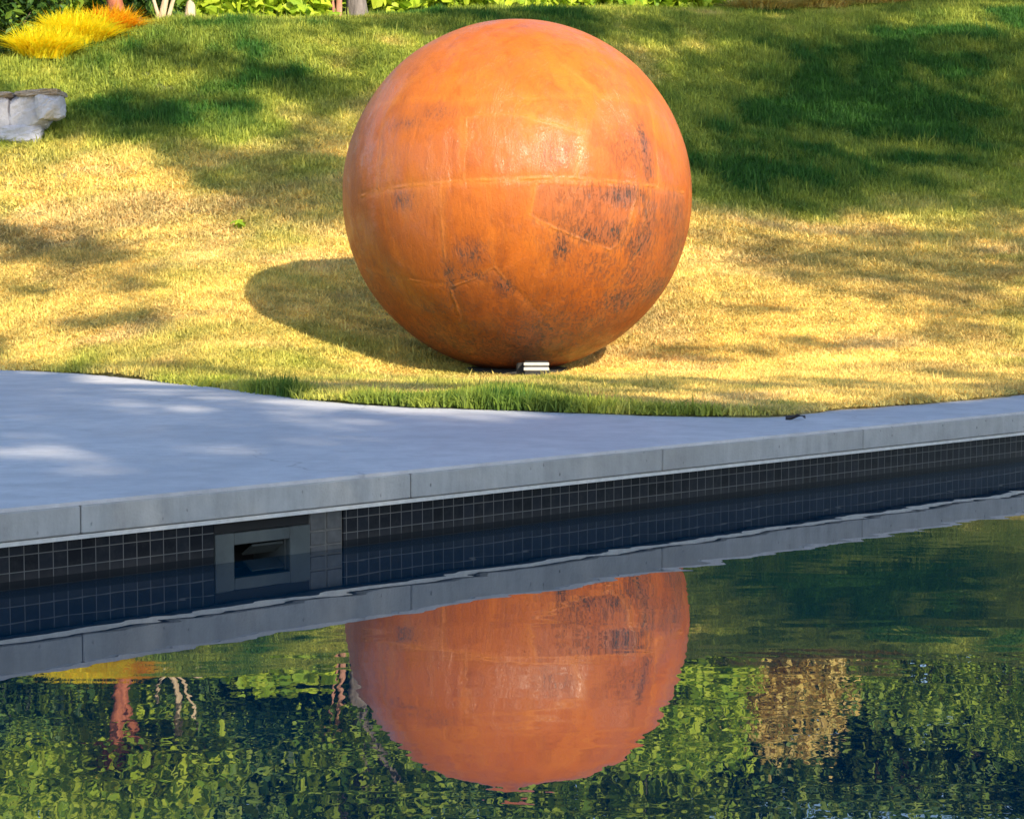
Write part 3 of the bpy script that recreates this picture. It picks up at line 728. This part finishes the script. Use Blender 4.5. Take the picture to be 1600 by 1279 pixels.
B_red = mat_bark('red_bark', (.22, .06, .03), (.50, .17, .08)); B_pale = mat_bark('pale_bark', (.42, .30, .18), (.72, .58, .40)); B_grey = mat_bark('grey_bark', (.09, .075, .07), (.26, .22, .20)); B_brown = mat_bark('brown_bark', (.05, .035, .025), (.16, .11, .08))
B_pink = mat_bark('pinkish_bark', (.30, .13, .08), (.60, .32, .22))

def shrub(name, label, cat, u, d, rx, rz, mat, leaf, nclump, per, group=None, lift=.5, ry=None, stem=B_brown, aspect=.5, cs=.22):
    x = (u-800)/FPX*d; z = G(x, d); ry = ry or rx*.8
    root = empty(name, (x, d, z)); tag(root, label, cat, group)
    P_, c = cloud((0, 0, rz*lift+rz*.45), (rx, ry, rz), nclump, per, cs)
    P_[:, 2] = np.abs(P_[:, 2]-.02)+.02
    V, F = leaves(P_, leaf, aspect=aspect); mesh_np('foliage', V, F, mat, root)
    mb = MB(); stems(mb, (0, 0, -.1), c[rng.choice(len(c), min(9, len(c)), False)], .03); mb.build('stems', stem, root, True)
    return root
def trunk_at(u, v0, d, r, name, label, mat, top, lean=0, fork=(), cat='tree', crown=None, group=None, base_flare=1.5):
    x = (u-800)/FPX*d; z = G(x, d); root = empty(name, (x, d, z)); tag(root, label, cat, group)
    mb = MB(); n = 9; pts = []; rs = []
    for i in range(n):
        t = i/(n-1); pts.append((lean*t*top+.05*math.sin(5*t+u), .04*math.sin(4*t+1+u), -.15+t*(top+.15))); rs.append(r*(1-.45*t)*(1+(base_flare-1)*max(0, 1-t*6)))
    mb.tube(pts, rs, 14, .06)
    for (h, dx, dy, L) in fork:
        p0 = Vector(pts[0]).lerp(Vector(pts[-1]), h/top if top else 0); p0.x = lean*h
        mb.tube([p0, p0+Vector((dx*.35, dy*.35, L*.4)), p0+Vector((dx, dy, L))], [r*.6, r*.5, r*.3], 10, .06)
    mb.build('trunk', mat, root, True)
    if crown:
        cm, leaf, parts = crown
        Vs = []; Fs = []; off = 0; mb = MB()
        for (cx, cy, cz, rx, ry, rz, nc, per) in parts:
            P_, c = cloud((cx, cy, cz), (rx, ry, rz), nc, per, .3, .3)
            V, F = leaves(P_, leaf); Vs.append(V); Fs.append(F+off); off += len(V)
            stems(mb, pts[-3], c[rng.choice(len(c), min(10, len(c)), False)], r*.32)
        mesh_np('crown', np.concatenate(Vs), np.concatenate(Fs), cm, root); mb.build('limbs', mat, root, True)
    return root

# --- planting along the top of the bank (left to right)
gpx = at_d(110, 70, 23.5)
def ornamental(u, d, label, mat, L, spread, nb, rr, group=None):
    x = (u-800)/FPX*d; z = G(x, d); root = empty('ornamental_grass', (x, d, z)); tag(root, label, 'ornamental grass', group)
    a = rng.uniform(0, 2*PI, nb); r = rr*np.sqrt(rng.random(nb)); C0 = np.stack([r*np.cos(a), r*np.sin(a), np.full(nb, -.02)], -1)
    V, F = blades(C0, L, .013, spread); mesh_np('blades', V, F, mat, root); return root
ornamental(75, 23.2, 'lower left clump of bright yellow arching grass, beside the lawn top', L_gold, .50, 1.1, 1500, .26)
ornamental(128, 23.9, 'widest clump of golden yellow arching grass, in front of the dark shrubs', L_gold, .55, 1.0, 2100, .30)
ornamental(182, 24.5, 'amber orange clump of arching grass at the foot of the red-barked tree', mat_leaf('amber_blades', [(.95, .50, .01), (.98, .66, .02), (.85, .38, .02)], .5, tm=0), .46, 1.1, 1400, .2)

shrub('leafy_shrub', 'dark glossy shrub at the far left, beyond the stone wall', 'shrub', 5, 24.6, .75, .75, L_dark, .11, 140, 26)
shrub('leafy_shrub', 'dark shrub with a few light leaves, behind the golden yellow grass', 'shrub', 90, 26.3, .8, .95, L_mid, .11, 130, 26)
shrub('leafy_shrub', 'low dark green shrub between the red-barked and the pale forked trunks', 'shrub', 232, 26.4, .32, .35, L_dark, .12, 60, 22)
trunk_at(190, 30, 25.4, .115, 'red_barked_tree', 'leaning tree with peeling red bark, above the golden grass', B_red, 1.7, -.06, [(.8, .4, .1, .9), (1.0, -.4, .1, .7)], crown=(L_lime, .13, [(0, .1, 1.75, .9, .6, .55, 150, 22)]))
trunk_at(262, 36, 25.9, .05, 'pale_forked_tree', 'pale bare forked trunks at the left of the bank top', B_pale, 1.2, .02, [(.1, .30, .1, 1.0), (.05, -.22, .05, .8)], crown=(L_mid, .13, [(.1, .1, 1.5, .8, .5, .5, 110, 20)]))
x0 = (300-800)/FPX*26.1
st = empty('tree_stump', (x0, 26.1, G(x0, 26.1))); tag(st, 'short pale broken stump just right of the pale forked trunks', 'stump')
mb = MB(); mb.tube([(0, 0, -.1), (.01, 0, .12), (.03, 0, .3), (.02, 0, .36)], [.10, .075, .06, .035], 12, .12); mb.build('wood', B_pale, st, True)
P_lab = ['bright broad-leaved plant just right of the pale stump', 'bright broad-leaved plant, second right of the pale stump', 'broad-leaved plant just left of the pinkish sapling']
for i, (u, d, rx, rz) in enumerate([(355, 27.0, .42, .24), (410, 27.1, .46, .30), (470, 27.2, .42, .22)]):
    shrub('broad_leaved_plant', P_lab[i], 'plant', u, d, rx, rz, L_lime, .17, 70, 9, 'broad-leaved plants along the bank top', .3, aspect=.75, cs=.2)
trunk_at(528, 25, 27.2, .045, 'pinkish_sapling', 'thin pinkish sapling with two stems left of the grey trunk', B_pink, 1.6, -.02, [(.02, -.16, 0, 1.2)], crown=(L_mid, .12, [(0, 0, 1.4, .5, .4, .5, 70, 18)]))
trunk_at(562, 28, 27.4, .13, 'grey_trunked_tree', 'thick grey trunk behind the lawn, left of the sphere', B_grey, 2.2, .01, [(1.0, .5, .1, 1.0), (1.2, -.4, .1, .9)], crown=(L_mid, .14, [(0, .1, 2.3, 1.0, .7, .7, 170, 22)]))
labs = ['bright lime plant just right of the grey trunk', 'lime plant second right of the grey trunk', 'lime plant above the left shoulder of the sphere', 'lime plant above the top left of the sphere', 'lime plant directly above the top of the sphere', 'lime plant above the top right of the sphere', 'lime plant above the right shoulder of the sphere', 'yellowish lime plant left of the dry straw clump', 'last lime plant before the dry straw clump']
for i, (u, rx, rz) in enumerate([(610, .45, .30), (675, .42, .26), (735, .46, .34), (800, .42, .24), (860, .44, .34), (925, .46, .32), (995, .46, .38), (1060, .44, .30), (1120, .46, .40)]):
    dd = 28.2+(u-600)*.0055
    shrub('broad_leaved_plant', labs[i], 'plant', u, dd, rx, rz, L_lime, .16, 85, 10, 'broad-leaved plants along the bank top', .35, aspect=.7, cs=.2)
# taller things behind the first row
rows = [(20, 27.6, 1.0, 1.3, L_lime, 'tall lime shrub behind the far left dark shrub'), (135, 28.2, .9, 1.2, L_lime, 'tall lime shrub behind the golden grass'), (300, 29.0, .7, .8, L_dark, 'dark shrub behind the pale forked trunks'),
        (400, 29.5, 1.0, 1.0, L_dark, 'wide dark shrub behind the bright plants left of the grey trunk'), (520, 29.7, .8, 1.1, L_dark, 'dark shrub behind the pinkish sapling'), (640, 30.2, .9, 1.2, L_mid, 'green shrub right of the grey trunk, second row'),
        (770, 30.8, .9, 1.1, L_mid, 'green shrub behind the sphere, second row'), (900, 31.2, .9, 1.2, L_mid, 'green shrub above the sphere top, second row'), (1030, 31.6, .8, 1.3, L_lime, 'tall lime shrub right of the sphere, second row'), (1110, 32.4, .8, 1.25, L_lime, 'tall lime shrub left of the straw coloured bush'),
        (1240, 33.6, .95, 1.25, L_straw, 'round straw coloured bush on the bank top'), (1345, 34.4, .6, .7, L_mid, 'small green shrub right of the straw coloured bush'), (1450, 36.0, 1.1, 1.0, L_mid, 'green shrub above the sunny right part of the bank'), (1590, 36.8, 1.1, 1.2, L_mid, 'green shrub at the far right of the bank top')]
for u, d, rx, rz, mt, lb in rows:
    shrub('leafy_shrub', lb, 'shrub', u, d, rx, rz, mt, .11, int(120*rx*rz)+40, 26, None, .4)
x0 = (150-800)/FPX*27.3
shrub('flowering_shrub', 'amber orange shrub behind the golden grass', 'shrub', 150, 29.0, .35, .26, L_amber, .10, 40, 26, lift=6.2)
# dry straw plants right
for i, (u, rx, lb) in enumerate([(1185, .45, 'left of the three dry straw tufts on the bank top'), (1270, .5, 'middle of the three dry straw tufts on the bank top'), (1365, .5, 'right of the three dry straw tufts on the bank top')]):
    ornamental(u, 30.25+(u-1185)*.005, lb, L_straw, .38, 1.35, 1500, .45, 'dry straw tufts on the bank top')
# trees behind
bt = [(-40, 28.5, 2.4, L_lime, 'tree'), (110, 29.5, 2.7, L_lime, 'tree'), (330, 34, 3.0, L_pine, 'tree'), (470, 35, 3.6, L_dark, 'tree'), (640, 36, 3.6, L_pine, 'tree'), (830, 37, 3.6, L_mid, 'tree'), (1010, 37, 3.8, L_mid, 'tree'), (1190, 39, 4.0, L_pine, 'tree'), (1390, 40, 3.8, L_pine, 'tree'), (1560, 41, 4.0, L_pine, 'tree'), (1720, 40, 4.2, L_dark, 'tree')]
pos = ['first from the left', 'second from the left', 'third from the left', 'fourth from the left', 'fifth from the left', 'sixth from the left', 'seventh from the left', 'eighth from the left', 'ninth from the left', 'tenth from the left', 'last on the right']
for i, (u, d, h, mt, c_) in enumerate(bt):
    hw = .8+.2*random.random()
    trunk_at(u, 0, d, .13, 'woodland_tree', 'leafy tree of the wood mirrored behind the bank, '+pos[i], B_brown if i % 3 else B_grey, h, random.uniform(-.03, .03), [], 'tree',
             crown=(mt, .16, [(0, 0, h-.1, 1.5*hw, 1.2, 1.2, 260, 20), (random.uniform(-.6, .6), 0, h-1.7, 1.3, 1.0, .9, 150, 20)]), group='woodland trees above the bank', base_flare=1.3)

# the wood far behind
nw = 15000; wx_ = rng.uniform(-17, 20, nw); wy_ = rng.uniform(43, 50, nw); hz = 5.5+7.5*rng.random(nw)**.8
hmax = 9.5+4.5*fbm(wx_*.35, wx_*0+3, 17, 3); k = (hz < hmax) & (fbm(wx_*.8+wy_*.3, hz*.8, 19, 3) > .34)
Pw = np.stack([wx_, wy_, hz], -1)[k]; V, F = leaves(Pw, .42, aspect=.7); wd = mesh_np('woodland', V, F, L_dark); tag(wd, 'dense dark green wood mirrored far behind the bank', 'wood', kind='stuff')

# stone wall at the left edge
sw = at_d(40, 178, 20.6)
root = empty('stone_wall', (sw[0], sw[1], G(sw[0], sw[1])+.06)); root.scale = (1, 1, .88); root.rotation_euler = (0, math.radians(-4), 0); tag(root, 'low pale rubble stone wall with a flat brown top, cut off by the left edge of the photo', 'stone wall')
M_rock = mat_stone('pale_rock', (.46, .45, .50), (.70, .68, .72), 3.2); M_cap = mat_stone('brown_cap', (.34, .27, .21), (.58, .48, .38), 6)
def rock(cx, cy, cz, rx, ry, rz, seed, mat, name, parent, flat=.0):
    n = 26; mth = 18; V = []; r = np.random.default_rng(seed)
    pl = r.normal(size=(14, 3)); pl /= np.linalg.norm(pl, axis=1)[:, None]; off = r.uniform(1.0, 1.35, 14)
    for j in range(mth+1):
        for i in range(n):
            a = 2*PI*i/n; b = -PI/2+PI*j/mth
            d = np.array([math.cos(b)*math.cos(a), math.cos(b)*math.sin(a), math.sin(b)])
            q = d/np.max(np.abs(d))**.98        # boxier
            k = 1.0
            for p_, o_ in zip(pl, off):
                t = q@p_
                if t > o_*1.05: k = min(k, o_*1.05/t)
            q = q*k*(1+.02*r.normal())
            V.append((cx+q[0]*rx, cy+q[1]*ry, cz+q[2]*rz))
    Q = [(j*n+i, j*n+(i+1) % n, (j+1)*n+(i+1) % n, (j+1)*n+i) for j in range(mth) for i in range(n)]
    mb = MB(); mb.add(V, Q); return mb.build(name, mat, parent, False)
wx = [(-1.35, .52), (-.62, .36), (-.18, .30), (.16, .22)]
for i, (cx, cz, rx, rz) in enumerate([(-1.15, .12, .46, .27), (-.42, .13, .30, .25), (.03, .20, .19, .19), (.27, .24, .11, .14), (-.05, -.05, .22, .12)]):
    rock(cx, .03*(i % 3), cz, rx*1.0, .22, rz*1.02, 30+i, M_rock, 'stone', root)
for i, (cx, rx) in enumerate([(-1.0, .46), (-.32, .27), (.17, .24)]):
    rock(cx, .06, .392+.005*i, rx*.9, .27, .038, 50+i, M_cap, 'capstone', root)

# fallen twigs / scraps at the paving edge
M_scrap = mat_plain('dead_leaf', (.06, .05, .055), .7, 0, .4, 40)
for (u, v, L, lb) in [(1243, 651, .10, 'dark dead leaf on the paving edge beside the green fringe'), (1462, 624, .10, 'dark dead leaf on the paving edge at the right')]:
    p = at_z(u, v-2, ZTOP+.02); V = []; n = 9
    for i in range(n):
        t = i/(n-1)*2-1; w = .022*(1-t*t)**.6+.002
        V += [(t*L*.5, -w, .012+.012*math.cos(t*3)), (t*L*.5, 0, .004+.01*math.sin(t*2)), (t*L*.5, w, .016)]
    mb = MB(); mb.add(V, [(3*i+k, 3*i+3+k, 3*i+4+k, 3*i+1+k) for i in range(n-1) for k in range(2)])
    o = mb.build('dead_leaf', M_scrap, None, True); o.location = (p[0], p[1], ZTOP+.004); o.rotation_euler = (0, 0, .2); tag(o, lb, 'leaf')
# broad weed on the sunny slope
wp = at_d(373, 352, 17.8); z = G(wp[0], wp[1]); V, F = leaves(rng.normal(size=(14, 3))*np.array([.025, .025, .015])+np.array([0, 0, .05]), .075, aspect=.6)
o = mesh_np('weed', V, F, L_lime); o.location = (wp[0], wp[1], z); tag(o, 'small bright green weed alone on the sunny slope, left of the sphere', 'weed')

# ------------------------------------------------------------------ shade trees behind the camera: their leaves stand between the sun and the shaded ground
def seglen(u, v, pts):
    best = np.full(u.shape, 1e9)
    for (x0, y0, w0), (x1, y1, w1) in zip(pts[:-1], pts[1:]):
        dx, dy = x1-x0, y1-y0; t = np.clip(((u-x0)*dx+(v-y0)*dy)/(dx*dx+dy*dy), 0, 1)
        best = np.minimum(best, np.hypot(u-x0-t*dx, (v-y0-t*dy))/(w0+t*(w1-w0)))
    return best
def stroke(u, v, pts, a=1.0): return a*(1-sstep(.6, 1.35, seglen(u, v, pts)))
def ell(u, v, cx, cy, rx, ry, a=1.0): return a*(1-sstep(.7, 1.25, np.sqrt(((u-cx)/rx)**2+((v-cy)/ry)**2)))
def shade_lawn(u, v, x, y):
    m_ = np.zeros(u.shape)
    def A(s): nonlocal m_; m_ = np.maximum(m_, s)
    def Sb(s): nonlocal m_; m_ = m_*(1-s)
    A(stroke(u, v, [(215, 88, 12), (330, 102, 17), (430, 125, 22), (540, 160, 27), (600, 175, 30)], .985))
    A(stroke(u, v, [(-80, 212, 18), (60, 200, 18), (160, 192, 28), (250, 200, 42), (320, 255, 42), (400, 290, 50), (500, 290, 56), (600, 290, 60)], .99))
    A(stroke(u, v, [(180, 150, 10), (280, 150, 12), (380, 165, 10)], .85)); A(ell(u, v, 500, 225, 70, 60, .93)); Sb(ell(u, v, 345, 212, 62, 24, .8)); A(ell(u, v, 560, 100, 60, 22, .6))
    A(stroke(u, v, [(-40, 350, 18), (20, 385, 22), (60, 400, 18)], .985)); A(stroke(u, v, [(-20, 330, 10), (100, 390, 26), (200, 430, 34), (240, 500, 34)], .62)); A(ell(u, v, 180, 505, 80, 20, .75)); A(ell(u, v, -10, 560, 60, 26, .8)); A(ell(u, v, 60, 450, 60, 14, .4))
    A((sstep(960, 1060, u+.0*v))*sstep(352, 330, v)*sstep(-60, 60, v+120)*.985)
    A(ell(u, v, 820, 45, 320, 26, .95)); A(ell(u, v, 1000, 190, 100, 150, .97))
    Sb(ell(u, v, 1060, 75, 60, 20, .4)); Sb(ell(u, v, 1330, 183, 60, 20, .22)); Sb(ell(u, v, 1580, 34, 170, 24, .9)); Sb(ell(u, v, 1420, 52, 90, 12, .55)); Sb(ell(u, v, 1520, 338, 150, 8, 1.0)); Sb(ell(u, v, 1520, 130, 80, 14, .12))
    A(ell(u, v, 1430, 400, 240, 58, .82)); A(ell(u, v, 1180, 370, 100, 28, .6)); A(ell(u, v, 1600, 490, 200, 40, .65)); A(ell(u, v, 1150, 490, 120, 10, .4)); A(ell(u, v, 1330, 530, 160, 14, .4)); A(ell(u, v, 1120, 556, 130, 9, .8)); A(ell(u, v, 1120, 606, 300, 13, .65)); A(ell(u, v, 1500, 610, 200, 22, .55)); A(ell(u, v, 1130, 640, 140, 12, .85)); 
    A(ell(u, v, 10, 172, 80, 24, .97)); return m_
def shade_deck(u, v, x, y):
    m_ = np.full(u.shape, .98)-.07*sstep(.5, .7, fbm(x*1.3, y*.9, 131, 3))*(v < 730)
    def Sb(s): nonlocal m_; m_ = m_*(1-s)
    Sb(stroke(u, v, [(60, 612, 12), (200, 618, 14), (360, 648, 12)], .14)); Sb(ell(u, v, 50, 712, 130, 26, .22)); Sb(ell(u, v, 230, 672, 130, 12, .08)); Sb(ell(u, v, 540, 690, 110, 10, .06))
    Sb(stroke(u, v, [(100, 586, 12), (250, 600, 15), (400, 618, 16), (520, 631, 14), (720, 643, 10), (860, 648, 6)], 1.0))
    return m_
nC = 60000
gxs = rng.uniform(-9, 14, nC); gys = rng.uniform(1.5, 42, nC)
_ea = rng.uniform(-3, 6, 2600); _eb = rng.uniform(-1.0, .5, 2600); _ex, _ey = to_world(_ea, _eb); gxs = np.concatenate([gxs, _ex]); gys = np.concatenate([gys, _ey]); nC = len(gxs)
a_, b_ = to_local(gxs, gys); onw = (b_ < 0) & (b_ > -POOLW)
gzs = np.where(onw, 0, ground2(gxs, gys))
ondk = inpoly(gxs, gys, deck_poly) | (b_ < .02); gzs = np.where(ondk & ~onw, ZTOP, gzs)
u_, v_, _d = project(np.stack([gxs, gys, gzs], -1))
inf = (u_ > -90) & (u_ < 1690) & (v_ > -90)
out_n = sstep(.42, .6, fbm(gxs*.35, gys*.3, 61, 3))*.75
out_n = np.where(gys > crest_y(gxs)-.5, out_n*.0, out_n); out_n = np.where(b_ < -.3, .88, out_n)
prob = np.where(ondk, shade_deck(u_, v_, gxs, gys), shade_lawn(u_, v_, gxs, gys))
prob = np.where(inf | (ondk & (b_ > -.8)), prob, out_n); prob = np.where((gys > crest_y(gxs)-.9), 0, prob)
prob = np.where(ondk & ~onw & ~inf, .97, prob)
# thin the canopy where the mask is partial; every cluster covers about .3 m
near_set = ondk | (b_ < .4)
keepd = np.where(gys < 17, 1.0, .92)
k = rng.random(nC) < np.minimum(1, -np.log(1-np.minimum(prob, .995))/5.)
Gp = np.stack([gxs, gys, gzs], -1)[k]; nearm = (ondk | (gys < 16.5))[k]
t = np.where(nearm, rng.uniform(19, 26, len(Gp)), rng.uniform(23, 31, len(Gp)))
Pc = Gp+SV*t[:, None]
# keep the sphere and its near surroundings in the sun
w_ = Pc-BC; al = w_@SV; perp = np.linalg.norm(w_-al[:, None]*SV, axis=1)
sil = perp > BR+.22
Pc = Pc[sil]; nearm = nearm[sil]
print('canopy clusters', len(Pc), Pc.min(0), Pc.max(0))
centres = [(6.5, -13), (11, -9.5), (15.5, -5), (9.5, -1.5), (14, 4), (18.5, 9), (21, 1.5)]
cen = np.array(centres); own = np.argmin(((Pc[:, None, :2]-cen[None])**2).sum(-1), 1)
L_can = mat_leaf('canopy_leaves', [(.03, .08, .015), (.06, .13, .02), (.10, .19, .03)], .08)
words = ['shade tree behind the pool, outside the photo, casting shade on the left paving', 'shade tree outside the photo, casting shade over the middle of the paving', 'shade tree outside the photo, casting shade over the right end of the pool', 'tall shade tree outside the photo, whose shadow streaks the left of the bank', 'tall shade tree outside the photo, whose shadow falls on the bank behind the sphere', 'tall shade tree outside the photo, shading the far right of the bank', 'shade tree outside the photo at the right, shading the lower right lawn']
for i, (cx, cy) in enumerate(centres):
    Pi = Pc[own == i]
    if len(Pi) < 5: continue
    root = empty('shade_tree', (cx, cy, ZTOP-.02)); tag(root, words[i], 'tree', 'shade trees on the near side of the pool')
    Lc = np.repeat(Pi, 7, 0)+rng.normal(size=(len(Pi)*7, 3))*.08-np.array([cx, cy, ZTOP-.02])
    V, F = leaves(Lc, .17, up=.1, aspect=.75); mesh_np('crown', V, F, L_can, root)
    q = Pi-np.array([cx, cy, ZTOP-.02]); top = float(np.median(q[:, 2])); mc = q.mean(0)
    mb = MB(); mb.tube([(0, 0, -.2), (.05, 0, 1.2), (mc[0]*.15, mc[1]*.15, top*.45), (mc[0]*.5, mc[1]*.5, top*.8)], [.34, .24, .19, .12], 14, .04)
    mb.build('trunk', B_brown, root, True)
    mb = MB(); b0 = Vector((mc[0]*.5, mc[1]*.5, top*.8))
    for j in rng.choice(len(q), min(12, len(q)), False):
        tpt = Vector(q[j]); # skip limbs that would cross the sun's path to the sphere
        bad = False
        for s_ in np.linspace(0, 1, 8):
            pw = np.array(b0.lerp(tpt, s_))+np.array([cx, cy, ZTOP]); w_ = pw-BC; al = w_@SV
            if np.linalg.norm(w_-al*SV) < BR+.3: bad = True
        if not bad: mb.tube([b0, b0.lerp(tpt, .5)+Vector((0, 0, .2)), tpt], [.09, .05, .015], 7)
    if mb.n: mb.build('limbs', B_brown, root, True)

# ------------------------------------------------------------------ light, sky, camera
w = bpy.data.worlds.new('World'); scene.world = w; w.use_nodes = True; nt = w.node_tree; nt.nodes.clear()
sk_ = nt.nodes.new('ShaderNodeTexSky'); sk_.sky_type = 'NISHITA'; sk_.sun_disc = False; sk_.sun_elevation = SUN_EL; sk_.sun_rotation = SUN_AZ
sk_.air_density = 1.0; sk_.dust_density = .6; sk_.ozone_density = 2.0
bg = nt.nodes.new('ShaderNodeBackground'); bg.inputs['Strength'].default_value = .15; wo_ = nt.nodes.new('ShaderNodeOutputWorld')
nt.links.new(sk_.outputs[0], bg.inputs['Color']); nt.links.new(bg.outputs[0], wo_.inputs['Surface'])
sd = bpy.data.lights.new('sun', 'SUN'); sd.energy = 4.2; sd.angle = math.radians(.53); sd.color = (1.0, .88, .68)
so = bpy.data.objects.new('sun', sd); link(so); so.rotation_euler = S.to_track_quat('Z', 'Y').to_euler(); so.location = (10, -20, 20)
cd = bpy.data.cameras.new('camera'); cam = link(bpy.data.objects.new('camera', cd)); cam.location = (0, 0, CH); cam.rotation_euler = (PI/2-PITCH, 0, 0)
cd.sensor_fit = 'HORIZONTAL'; cd.sensor_width = 36; cd.lens = FPX/1600*36; cd.clip_start = .1; cd.clip_end = 1000
scene.camera = cam
scene.render.resolution_x = 1024; scene.render.resolution_y = 818
scene.view_settings.view_transform = 'Standard'; scene.view_settings.look = 'None'; scene.view_settings.exposure = .88; scene.view_settings.gamma = 1
